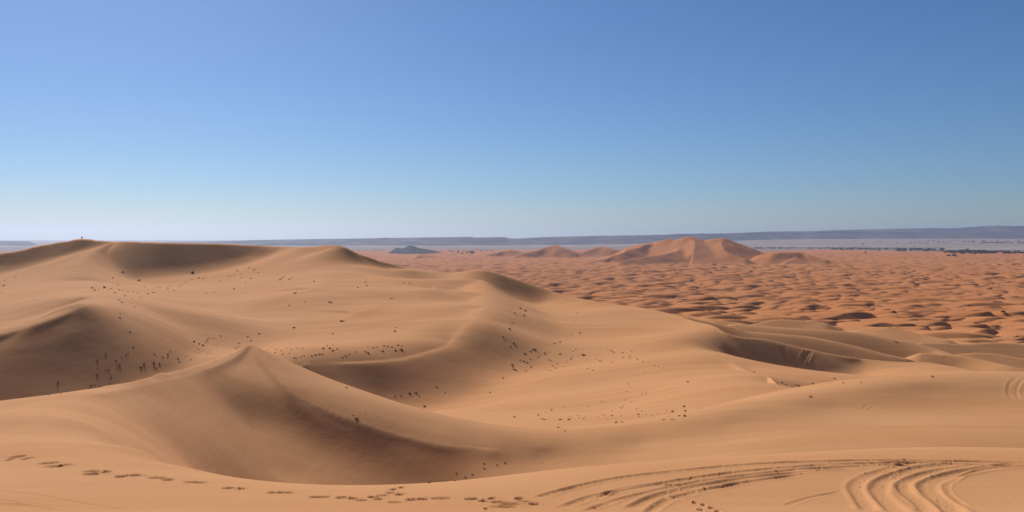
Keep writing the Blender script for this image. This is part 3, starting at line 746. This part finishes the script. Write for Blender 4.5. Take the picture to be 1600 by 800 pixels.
cluster('on the shaded face below the high ridge at left', 'plants below the high ridge',
        [(192, 423, 6), (217, 436, 7), (301, 423, 9), (163, 447, 8), (144, 448, 7), (179, 456, 5)],
        [(176, 433, 4), (184, 444, 4), (195, 461, 4), (220, 464, 3), (231, 458, 4), (240, 456, 4), (207, 466, 3), (190, 471, 5), (148, 452, 5), (154, 452, 3), (170, 452, 3), (174, 450, 3), (186, 452, 4), (192, 453, 3), (200, 454, 3), (208, 455, 3), (214, 457, 3), (226, 447, 3), (247, 448, 3), (252, 449, 2), (262, 449, 4), (266, 447, 3), (272, 453, 3), (285, 443, 2), (290, 440, 3), (300, 436, 3), (311, 433, 4), (317, 434, 3), (321, 434, 2), (281, 447, 3), (284, 445, 3), (332, 443, 2), (188, 489, 3), (210, 479, 3), (186, 468, 3), (195, 474, 3)])
cluster('on the flat shoulder at the far left', 'plants on the left shoulder', [], [(6, 444, 6), (7, 437, 3), (24, 432, 3), (27, 425, 2), (3, 456, 3), (2, 429, 2)])
cluster('on the sunlit upper slope in the middle distance', 'plants on the upper slope',
        [(461, 456, 7), (491, 438, 5), (459, 510, 7), (534, 499, 9), (452, 476, 5)],
        [(343, 438, 3), (361, 430, 3), (366, 429, 3), (371, 422, 4), (378, 433, 3), (384, 441, 3), (392, 434, 4), (389, 417, 4), (397, 420, 4), (404, 425, 3), (398, 424, 2), (323, 457, 3), (335, 456, 3), (366, 450, 4), (377, 427, 3), (356, 431, 3), (437, 436, 4), (442, 433, 3), (452, 435, 4), (455, 434, 3), (444, 431, 3), (440, 434, 4), (477, 471, 3), (515, 470, 6), (513, 462, 2), (518, 472, 4), (571, 440, 4), (573, 445, 4), (559, 448, 4), (552, 446, 2), (577, 451, 2), (540, 456, 2), (640, 441, 4), (631, 441, 3), (621, 437, 2), (644, 444, 2), (612, 465, 4), (617, 516, 6), (618, 511, 3), (520, 520, 4), (463, 419, 2)])
cluster('on the shaded slope of the sharp-crested dune at left', 'plants on the left shaded slope',
        [(90, 596, 5.5, 5.5), (152, 561, 5, 5), (187, 569, 5, 5), (152, 584, 5.5, 5), (170, 576, 5, 4.5), (203, 517, 5)],
        [(187, 495, 4), (165, 552, 3), (181, 562, 3), (184, 573, 3), (190, 557, 2.5), (197, 553, 3), (208, 541, 3.5), (200, 549, 2.5), (142, 601, 4), (148, 600, 2.5), (157, 603, 3), (173, 588, 3), (171, 597, 2.5), (77, 616, 3), (95, 615, 2.5), (138, 606, 2.5), (165, 577, 2.5)])
cluster('in the sandy valley behind the near peak', 'plants in the valley',
        [(225, 567, 6, 8), (240, 565, 7), (249, 567, 6), (303, 532, 6)],
        [(220, 572, 5), (241, 552, 3), (254, 557, 3), (262, 552, 4), (262, 557, 3), (266, 548, 3), (278, 559, 4), (280, 564, 3), (298, 561, 3), (311, 536, 4), (317, 538, 5), (323, 531, 4), (321, 535, 3), (325, 528, 3), (334, 528, 2), (310, 545, 3), (304, 549, 2), (325, 552, 3), (331, 552, 3), (328, 548, 2), (345, 524, 3), (286, 577, 2), (244, 574, 3), (338, 538, 2), (310, 551, 2), (290, 556, 2), (373, 535, 4), (368, 543, 4), (372, 541, 3), (387, 525, 4), (392, 531, 4), (405, 520, 5)])
cluster('on the rippled flat behind the near peak', 'plants on the rippled flat',
        [(505, 543, 6), (515, 542, 7), (520, 546, 6), (575, 549, 7), (600, 539, 5), (627, 544, 8)],
        [(527, 544, 4), (598, 547, 5), (570, 548, 4), (583, 542, 4), (589, 541, 3), (612, 541, 4), (606, 540, 4), (618, 546, 5), (622, 538, 4), (628, 540, 3), (575, 540, 3), (556, 549, 3), (418, 545, 3), (425, 541, 3), (432, 544, 3), (440, 547, 4), (448, 543, 3), (455, 545, 3), (465, 543, 3), (473, 544, 3), (430, 550, 3), (442, 552, 4), (452, 551, 3), (460, 558, 4), (464, 559, 3), (470, 557, 3), (475, 555, 3), (487, 555, 4), (493, 553, 5), (499, 552, 4), (503, 552, 4), (535, 557, 4), (540, 555, 4), (545, 553, 3), (487, 564, 2), (472, 566, 2), (520, 537, 3), (511, 539, 3), (487, 544, 2)])
cluster('on the spine running down from the near peak', 'plants on the near spine',
        [(541, 604, 5, 6), (557, 652, 8, 8), (663, 633, 7, 6)], [(571, 645, 2), (552, 648, 3)])
cluster('on the dark slope that faces the great hollow', 'plants on the dark slope',
        [(813, 480, 6, 7), (821, 483, 7, 9), (819, 491, 6, 7), (804, 488, 6, 5), (796, 512, 8, 7), (800, 503, 6, 4), (786, 525, 6, 6), (803, 535, 8, 6)],
        [(640, 613, 5), (650, 612, 5), (655, 618, 3), (682, 603, 4), (627, 617, 3), (617, 618, 3), (696, 612, 3), (798, 541, 3)])
cluster('on the floor of the great hollow', 'plants in the great hollow',
        [(835, 544, 8), (829, 547, 6), (912, 552, 9), (875, 551, 6), (803, 575, 7), (906, 519, 5)],
        [(820, 551, 5), (866, 535, 5), (875, 533, 5), (870, 534, 3), (892, 521, 3), (902, 488, 3), (900, 500, 2), (955, 547, 4), (959, 549, 4), (950, 546, 3), (900, 545, 3), (895, 548, 3), (851, 550, 4), (852, 553, 3), (858, 549, 3), (845, 553, 3), (841, 556, 4), (818, 563, 4), (823, 565, 5), (828, 560, 3), (813, 562, 3), (830, 572, 4), (800, 568, 5), (801, 572, 4), (806, 577, 5), (822, 578, 4), (864, 570, 4), (868, 574, 4), (871, 567, 4), (862, 563, 3), (858, 561, 4), (860, 578, 3), (855, 577, 3), (892, 560, 4), (893, 557, 3), (880, 572, 2), (885, 566, 2), (905, 556, 2), (918, 575, 3), (926, 578, 3), (917, 562, 2), (937, 562, 4), (932, 560, 3), (940, 564, 3), (957, 565, 4), (973, 550, 4), (974, 557, 4), (984, 556, 4), (984, 560, 3), (987, 548, 3), (996, 560, 4), (1005, 564, 3), (1023, 570, 3), (1029, 572, 2), (1037, 574, 3), (1008, 582, 3), (786, 589, 5), (766, 612, 4), (1075, 595, 5), (1075, 601, 2), (982, 599, 3), (984, 603, 2), (979, 611, 3), (1004, 614, 3), (1010, 613, 3), (976, 624, 3), (987, 627, 3), (940, 627, 3)])
cluster('in the row along the near edge of the hollow', 'plants along the near edge',
        [(804, 650, 6), (872, 666, 7), (963, 658, 8), (1070, 647, 9), (1071, 640, 8), (1069, 633, 7), (1051, 641, 7)],
        [(841, 647, 5), (862, 639, 5), (847, 653, 5), (851, 654, 5), (875, 654, 6), (889, 654, 6), (892, 651, 3), (897, 655, 2), (880, 634, 3), (918, 634, 3), (883, 672, 4), (878, 668, 3), (903, 648, 3), (905, 652, 3), (912, 653, 4), (914, 650, 3), (890, 641, 2), (852, 643, 2), (832, 645, 2), (935, 651, 3), (942, 647, 3), (945, 649, 3), (950, 654, 3), (956, 648, 5), (956, 641, 3), (970, 636, 4), (974, 634, 3), (971, 649, 3), (972, 658, 5), (998, 646, 5), (999, 650, 3), (1003, 641, 3), (995, 638, 3), (1010, 647, 3), (1018, 648, 3), (1029, 646, 3), (1037, 654, 5), (1050, 654, 4), (1053, 655, 3), (1062, 648, 5), (1042, 640, 3), (1093, 637, 3), (1022, 652, 2), (820, 651, 2)])
cluster('in the bowl just beyond the foreground crest', 'plants in the near bowl',
        [], [(756, 723, 4), (757, 731, 4), (776, 725, 4), (789, 722, 4), (713, 738, 4), (738, 740, 4), (727, 744, 4), (711, 750, 4), (697, 751, 3), (671, 753, 5), (833, 744, 2), (847, 722, 2)])
cluster('beside the long crest at right', 'plants by the right crest',
        [(1222, 596, 7), (1248, 600, 9), (1267, 618, 7), (1457, 587, 6), (1400, 532, 6)],
        [(1228, 600, 4), (1243, 600, 4), (1270, 598, 5), (1318, 597, 4), (1304, 590, 5), (1346, 597, 3), (1178, 580, 4), (1365, 596, 2)])

# ---------------------------------------------------------------- far trees, houses, the walker on the skyline
M_TREE = leaf_mat('tree_leaves', (.030, .034, .016), (.060, .060, .026))
M_BARK = plain_mat('bark', (.06, .045, .035), (.10, .08, .06), .5)
def ground_far(u, y):
    """a point of the plain or of the outer sand seen at (u, y)"""
    s = y - HY; Y = 7000.
    for _ in range(60):
        X = (u - 800) / F * Y
        zz = -120 + float(rise(np.array([X]), np.array([Y]))[0])
        Y = .6 * Y + .4 * min(max(-zz * F / s, 3000), 21000)
    if Y < 8600:
        X, Y2, Z = hit(u, y)
        if Y2 < 8600: return X, Y2, Z
    return (u - 800) / F * Y, Y, zz
def far_tree_proto(seed):
    r = random.Random(seed)
    root = bpy.data.objects.new('desert_tree', None); col.objects.link(root)
    V, Fc = [], []
    n = 6
    for k, (zz, rr) in enumerate([(-.3, .05), (.2, .035), (.55, .022)]):
        for j in range(n): V.append(Vector((math.cos(j * 6.283 / n) * rr + .03 * k, math.sin(j * 6.283 / n) * rr, zz)))
    for k in range(2):
        for j in range(n): Fc.append((k * n + j, k * n + (j + 1) % n, (k + 1) * n + (j + 1) % n, (k + 1) * n + j))
    for i in range(6):
        az = i * 1.05 + r.random(); d = Vector((math.cos(az), math.sin(az), .8)).normalized()
        blade(V, Fc, Vector((.03, 0, .35)), d, .4, .012, -.1, r)
    mesh_obj('trunk', V, Fc, M_BARK, root)
    LV, LF = [], []
    cl = [(r.uniform(-.36, .36), r.uniform(-.36, .36), r.uniform(.42, .85), r.uniform(.14, .26)) for _ in range(9)]
    for c in range(520):
        cx, cy, cz, cr = r.choice(cl)
        p = Vector((r.gauss(0, 1), r.gauss(0, 1), r.gauss(0, .6))).normalized() * cr * r.random() ** .33
        p += Vector((cx, cy, cz)); s = r.uniform(.03, .06)
        a = Vector((r.gauss(0, 1), r.gauss(0, 1), r.gauss(0, 1))).normalized(); bb = a.orthogonal().normalized(); cc = a.cross(bb)
        b = len(LV); LV += [p - bb * s, p + cc * s, p + bb * s, p - cc * s]; LF.append((b, b + 1, b + 2, b + 3))
    mesh_obj('crown', LV, LF, M_TREE, root)
    return root
TREES = [far_tree_proto(s) for s in (21, 22, 23)]
def far_tree(u, y, w, h, label, group):
    X, Y, Z = ground_far(u, y)
    src = TREES[rnd.randrange(3)]
    if src.name in used: o = copy_tree_of(src)
    else: o = src; used.add(src.name)
    o.location = (X, Y, Z + EZ); o.rotation_euler = (0, 0, rnd.uniform(0, 6)); k = w * Y / F; o.scale = (k, k, h * Y / F)
    o['label'] = label; o['category'] = 'tree'; o['group'] = group
far_tree(1374, 392.6, 4, 3.2, 'dark round tree alone on the edge of the sand, beside the pale house', 'trees at the edge of the sand')
far_tree(1353, 395.6, 5.5, 3, 'low dark tree standing on the sand just before the oasis strip', 'trees at the edge of the sand')
far_tree(1484, 401.3, 8, 4, 'wide dark tree on the sand before the oasis, left of the pair', 'trees at the edge of the sand')
far_tree(1493, 401.6, 9, 5, 'wide dark tree on the sand before the oasis, right of the pair', 'trees at the edge of the sand')
far_tree(1317, 390.8, 3.4, 2.4, 'small dark tree on the sand near the left end of the oasis strip', 'trees at the edge of the sand')
far_tree(1511, 392, 4.5, 4.5, 'tall dark tree rising above the oasis strip', 'trees at the edge of the sand')
far_tree(1568, 490, 10, 5, 'dark spreading tree low among the small dunes at right', 'trees at the edge of the sand')
for (u, w, h, y) in [(1348, 4.5, 2.6, 383), (1376, 3, 2.2, 378.5), (1402, 3, 1.8, 380.5), (1415, 2.5, 1.8, 381), (1424, 4, 2.2, 381), (1430, 3, 1.8, 379.8), (1437, 3.5, 2.2, 380.3), (1450, 3.6, 2, 377.5), (1459, 3.6, 2, 377.3), (1466, 3, 2, 379), (1474, 3, 2, 379), (1485, 3, 1.8, 378.6), (1493, 3, 1.6, 377), (1498, 3, 1.6, 377), (1506, 4, 2.2, 378.7), (1513, 3.5, 2.4, 378.8), (1520, 6, 3, 378.8), (1537, 4.5, 4, 378.8), (1559, 4, 2.4, 378), (1575, 4, 2, 378.5), (1590, 5, 2.6, 378.2), (561, 2.6, 1.8, 392.3), (567, 2.6, 1.8, 392.2), (573, 2.8, 1.8, 392), (585, 3.5, 1.6, 391.8), (592, 3, 1.8, 391.6), (597, 3, 1.6, 391.5), (746, 2.2, 2.0, 391), (752, 2.4, 1.2, 391), (758, 3, 1.2, 390.6), (764, 3, 1.2, 390.4), (716, 2, 1.3, 392.6), (725, 2, 1.2, 391.8)]:
    left = u < 1000
    far_tree(u, y, w, h, 'tiny dark tree scattered on the plain %s' % ('beside the dark rocky hill' if left else 'below the far plateau at right'), 'scattered trees by the rocky hill' if left else 'scattered trees on the far plain')
def grove(segments, label):
    """the strip of an oasis: its trees run into one mass"""
    r = random.Random(9); V, Fc = [], []
    for u0, u1, y0, y1, n, hh in segments:
        for _ in range(n):
            u = r.uniform(u0, u1); y = r.uniform(y0, y1)
            if float(noise(np.array([u / 9.]), np.array([y / 2.]), 77)[0]) < -.25: continue
            X, Y, Z = ground_far(u, y)
            s = r.uniform(.6, 1.3) * hh * Y / F
            for k in range(26):
                d = Vector((r.gauss(0, 1), r.gauss(0, 1), abs(r.gauss(0, .8)))).normalized() * s * r.random() ** .4 * .9
                p = Vector((X + d.x * 1.1, Y + d.y, Z + EZ + d.z * .8)); q = s * r.uniform(.15, .3)
                a = Vector((r.gauss(0, 1), r.gauss(0, 1), r.gauss(0, 1))).normalized(); bb = a.orthogonal().normalized(); cc = a.cross(bb)
                b = len(V); V += [p - bb * q, p + cc * q, p + bb * q, p - cc * q]; Fc.append((b, b + 1, b + 2, b + 3))
    o = mesh_obj('oasis_grove', V, Fc, M_TREE); o['kind'] = 'stuff'; o['label'] = label; o['category'] = 'grove'
grove([(1180, 1345, 387.4, 388.6, 260, 1.2), (1300, 1410, 388.0, 390.2, 330, 1.4), (1400, 1475, 388.2, 392.4, 420, 1.7), (1475, 1540, 391.6, 395.0, 360, 1.9), (1500, 1535, 394, 396.5, 50, 1.8), (1536, 1720, 392.4, 396.0, 640, 2.0), (1180, 1250, 387, 387.6, 80, 1.0)],
      'dark strip of palms and scrub along the far edge of the sand at right')
grove([(1515, 1720, 378.6, 379.6, 330, 1.4), (1435, 1480, 379.6, 380.4, 40, .9)], 'thin dark line of trees on the pale plain under the far plateau')
grove([(552, 606, 391.6, 394, 26, .4), (700, 775, 389.8, 393.5, 50, .5)], 'sparse dark scrub about the far village')

M_MUD = plain_mat('mud_plaster', (.56, .40, .31), (.62, .46, .36), .3)
M_WHITE = plain_mat('lime_wash', (.62, .56, .50), (.72, .66, .60), .3)
M_DARKW = plain_mat('dark_wood', (.05, .035, .03), (.08, .06, .05), 1.0)
def boxv(V, Fc, x0, x1, y0, y1, z0, z1):
    b = len(V)
    V += [Vector(p) for p in ((x0, y0, z0), (x1, y0, z0), (x1, y1, z0), (x0, y1, z0), (x0, y0, z1), (x1, y0, z1), (x1, y1, z1), (x0, y1, z1))]
    Fc += [(b, b + 3, b + 2, b + 1), (b + 4, b + 5, b + 6, b + 7), (b, b + 1, b + 5, b + 4), (b + 1, b + 2, b + 6, b + 5), (b + 2, b + 3, b + 7, b + 6), (b + 3, b, b + 4, b + 7)]
def house(u, y, wpx, hpx, mat, label, towers=0):
    X, Y, Z = ground_far(u, y); w = wpx * Y / F; h = hpx * Y / F; d = w * .7
    root = bpy.data.objects.new('village_house' if not towers else 'walled_house', None); col.objects.link(root)
    root.location = (X, Y, Z + EZ); root.rotation_euler = (0, 0, rnd.uniform(-.4, .4))
    V, Fc = [], []; boxv(V, Fc, -w / 2, w / 2, -d / 2, d / 2, -2, h * .92)
    mesh_obj('wall', V, Fc, mat, root)
    V, Fc = [], []   # parapet ring with corner merlons
    t = w * .05
    for a in ((-w / 2, w / 2, -d / 2, -d / 2 + t), (-w / 2, w / 2, d / 2 - t, d / 2), (-w / 2, -w / 2 + t, -d / 2 + t, d / 2 - t), (w / 2 - t, w / 2, -d / 2 + t, d / 2 - t)):
        boxv(V, Fc, a[0], a[1], a[2], a[3], h * .92, h)
    for sx in (-1, 1):
        for sy in (-1, 1): boxv(V, Fc, sx * w / 2 - t, sx * w / 2 + t, sy * d / 2 - t, sy * d / 2 + t, h * .9, h * 1.08)
    mesh_obj('parapet', V, Fc, mat, root)
    V, Fc = [], []; boxv(V, Fc, -w * .06, w * .06, -d / 2 - .15, -d / 2, 0, min(h * .5, 3.5)); mesh_obj('door', V, Fc, M_DARKW, root)
    for k in (-.32, -.17, .2, .34):
        V, Fc = [], []; boxv(V, Fc, w * (k - .03), w * (k + .03), -d / 2 - .12, -d / 2, h * .42, h * .6); mesh_obj('window', V, Fc, M_DARKW, root)
    for k in range(towers):
        V, Fc = [], []; x = -w / 2 + w * k / max(towers - 1, 1); tw = w * .07
        boxv(V, Fc, x - tw, x + tw, -d / 2 - tw, -d / 2 + tw, -2, h * 1.3)
        for sx in (-1, 1): boxv(V, Fc, x + sx * tw * .75 - tw * .3, x + sx * tw * .75 + tw * .3, -d / 2 - tw, -d / 2 + tw, h * 1.3, h * 1.5)
        mesh_obj('tower', V, Fc, mat, root)
    root['label'] = label; root['category'] = 'house'; root['group'] = 'houses of the far village' if u < 1000 else 'houses by the oasis'
house(737, 395.6, 8, 3.0, M_MUD, 'walled pinkish house with small towers, largest of the far village', 4)
H = [(706, 394.5, 2.5, 1.2), (711.5, 396.6, 1.8, 1.1), (716, 395.0, 3, 1.8), (722, 396.4, 3.5, 1.7), (728.5, 396.0, 3, 1.6), (716, 392.2, 3.4, 1.2), (723, 392.6, 3.2, 1.4), (729, 393.6, 2.8, 1.4), (704, 392, 3.4, 1.0), (709, 392.4, 3.2, 1.0), (752, 392.4, 4, .9), (761, 391.8, 4, .9), (769, 392, 4, 1.0)]
for i, (u, y, w, h) in enumerate(sorted(H)):
    house(u, y, w, h, M_WHITE if i % 2 else M_MUD, 'tiny pale flat-roofed house in the far village, %s' % (ORD[i] if i < len(H) - 1 else 'rightmost'))
house(1366, 389.8, 3.4, 1.6, M_WHITE, 'small pale house among trees at the oasis edge, left of two')
house(1375.5, 390.6, 2.2, 1.5, M_WHITE, 'small pale house beside the lone round tree, right of two')

def walker():
    Yc, Zc = crest_of(middle_surface()[1], np.array([(128 - 800) / F])); Y = float(Yc[0]) + 1.6
    X = (128 - 800) / F * Y; Z = float(Zc[0]) - .42 * 1.6
    def skin(name, pts, edges, mat, parent, lv=1, root_i=0):
        me = bpy.data.meshes.new(name); me.from_pydata([p[:3] for p in pts], edges, []); me.materials.append(mat)
        o = bpy.data.objects.new(name, me); col.objects.link(o); o.parent = parent
        md = o.modifiers.new('skin', 'SKIN')
        for i, p in enumerate(pts):
            me.skin_vertices[0].data[i].radius = (p[3], p[4] if len(p) > 4 else p[3])
            me.skin_vertices[0].data[i].use_root = i == root_i
        md.use_smooth_shade = True
        s = o.modifiers.new('sub', 'SUBSURF'); s.levels = lv; s.render_levels = 2
        return o
    root = bpy.data.objects.new('person', None); col.objects.link(root); root.location = (X, Y, Z + EZ - .02)
    root['label'] = 'person in dark clothes standing on the skyline of the highest dune'; root['category'] = 'person'
    cloth = plain_mat('dark_cloth', (.03, .03, .04), (.05, .045, .05), 4.0); sk = plain_mat('skin', (.28, .16, .10), (.32, .19, .12), 4.0); hr = plain_mat('hair', (.02, .015, .012), (.03, .02, .018), 8.)
    P = [(0, 0, .95, .15, .11), (0, 0, 1.15, .13, .10), (0, 0, 1.38, .17, .11), (0, 0, 1.50, .055), (0, .005, 1.60, .085, .095), (0, .005, 1.70, .075, .085),
         (-.19, 0, 1.41, .055), (-.25, .03, 1.14, .045), (-.24, -.05, .92, .035), (-.235, -.07, .83, .035, .02), (.19, 0, 1.41, .055), (.25, .03, 1.14, .045), (.24, -.05, .92, .035), (.235, -.07, .83, .035, .02),
         (-.10, 0, .88, .09), (-.12, -.03, .50, .06), (-.13, .02, .10, .042), (-.14, -.12, .04, .045, .03), (.10, 0, .88, .09), (.13, .03, .50, .06), (.14, .10, .10, .042), (.15, -.03, .04, .045, .03)]
    E = [(0, 1), (1, 2), (2, 3), (3, 4), (4, 5), (2, 6), (6, 7), (7, 8), (8, 9), (2, 10), (10, 11), (11, 12), (12, 13), (0, 14), (14, 15), (15, 16), (16, 17), (0, 18), (18, 19), (19, 20), (20, 21)]
    skin('body', P, E, sk, root)
    J = [(0, 0, .93, .165, .125), (0, 0, 1.15, .15, .12), (0, 0, 1.39, .185, .125), (-.20, 0, 1.42, .068), (-.255, .03, 1.14, .058), (-.245, -.05, .94, .047), (.20, 0, 1.42, .068), (.255, .03, 1.14, .058), (.245, -.05, .94, .047)]
    skin('jacket', J, [(0, 1), (1, 2), (2, 3), (3, 4), (4, 5), (2, 6), (6, 7), (7, 8)], cloth, root)
    T = [(0, 0, .95, .16, .125), (-.10, 0, .86, .10), (-.12, -.03, .50, .075), (-.13, .02, .12, .06), (.10, 0, .86, .10), (.13, .03, .50, .075), (.14, .10, .12, .06)]
    skin('trousers', T, [(0, 1), (1, 2), (2, 3), (0, 4), (4, 5), (5, 6)], cloth, root)
    V, Fc = [], []; n = 12
    for k in range(6):
        ph = k / 5 * math.pi / 2
        for j in range(n): V.append(Vector((.092 * math.cos(ph) * math.cos(j * 6.283 / n), .02 + .10 * math.cos(ph) * math.sin(j * 6.283 / n), 1.665 + .105 * math.sin(ph))))
    for k in range(5):
        for j in range(n): Fc.append((k * n + j, k * n + (j + 1) % n, (k + 1) * n + (j + 1) % n, (k + 1) * n + j))
    mesh_obj('hair', V, Fc, hr, root, True)
walker()

# ---------------------------------------------------------------- air
def haze():
    V, Fc = [], []; boxv(V, Fc, -30000, 44000, -400, 24500, -16.0, EZ + 215)
    m = bpy.data.materials.new('haze'); m.use_nodes = True; nt = m.node_tree
    nt.nodes.remove(nt.nodes['Principled BSDF'])
    v = nt.nodes.new('ShaderNodeVolumePrincipled'); v.inputs['Color'].default_value = (*HAZE_COL, 1); v.inputs['Density'].default_value = HAZE_D; v.inputs['Anisotropy'].default_value = HAZE_G
    nt.links.new(v.outputs[0], nt.nodes['Material Output'].inputs['Volume'])
    o = mesh_obj('haze', V, Fc, m); o['kind'] = 'stuff'
HAZE_D = 3.2e-5; HAZE_COL = (.54, .67, .92); HAZE_G = .6
haze()

# ---------------------------------------------------------------- sun, sky, camera
SUN_AZ, SUN_EL = R(-28), R(34)      # azimuth from straight ahead, clockwise
w = bpy.data.worlds.new('World'); scene.world = w; w.use_nodes = True
nt = w.node_tree; bg = nt.nodes['Background']
sky = nt.nodes.new('ShaderNodeTexSky'); sky.sky_type = 'NISHITA'; sky.sun_disc = False
sky.sun_elevation = SUN_EL; sky.sun_rotation = SUN_AZ
sky.altitude = 1500; sky.air_density = 1.1; sky.dust_density = .95; sky.ozone_density = 10.0
nt.links.new(sky.outputs[0], bg.inputs['Color']); bg.inputs['Strength'].default_value = .074
sl = bpy.data.lights.new('sun', 'SUN'); sl.energy = 4.15; sl.angle = R(.53); sl.color = (1.0, .975, .93)
so = bpy.data.objects.new('sun', sl); col.objects.link(so)
d = Vector((math.sin(SUN_AZ) * math.cos(SUN_EL), math.cos(SUN_AZ) * math.cos(SUN_EL), math.sin(SUN_EL)))
so.rotation_euler = (-d).to_track_quat('-Z', 'Y').to_euler(); so.location = (0, 0, 400)
cam = bpy.data.cameras.new('camera'); co = bpy.data.objects.new('camera', cam); col.objects.link(co)
co.location = (0, 0, EZ); co.rotation_euler = (R(90), 0, 0)
cam.sensor_fit = 'HORIZONTAL'; cam.sensor_width = 36; cam.lens = F / 1600 * 36; cam.shift_y = -(400 - HY) / 1600
cam.clip_start = .1; cam.clip_end = 200000
scene.camera = co
scene.view_settings.view_transform = 'Standard'; scene.view_settings.look = 'None'; scene.view_settings.exposure = 0; scene.view_settings.gamma = 1; scene.view_settings.use_curve_mapping = False
scene.render.engine = 'CYCLES'; scene.cycles.use_denoising = True
try: scene.cycles.denoiser = 'OPENIMAGEDENOISE'
except Exception: pass
scene.cycles.max_bounces = 6; scene.cycles.diffuse_bounces = 4; scene.cycles.volume_bounces = 1
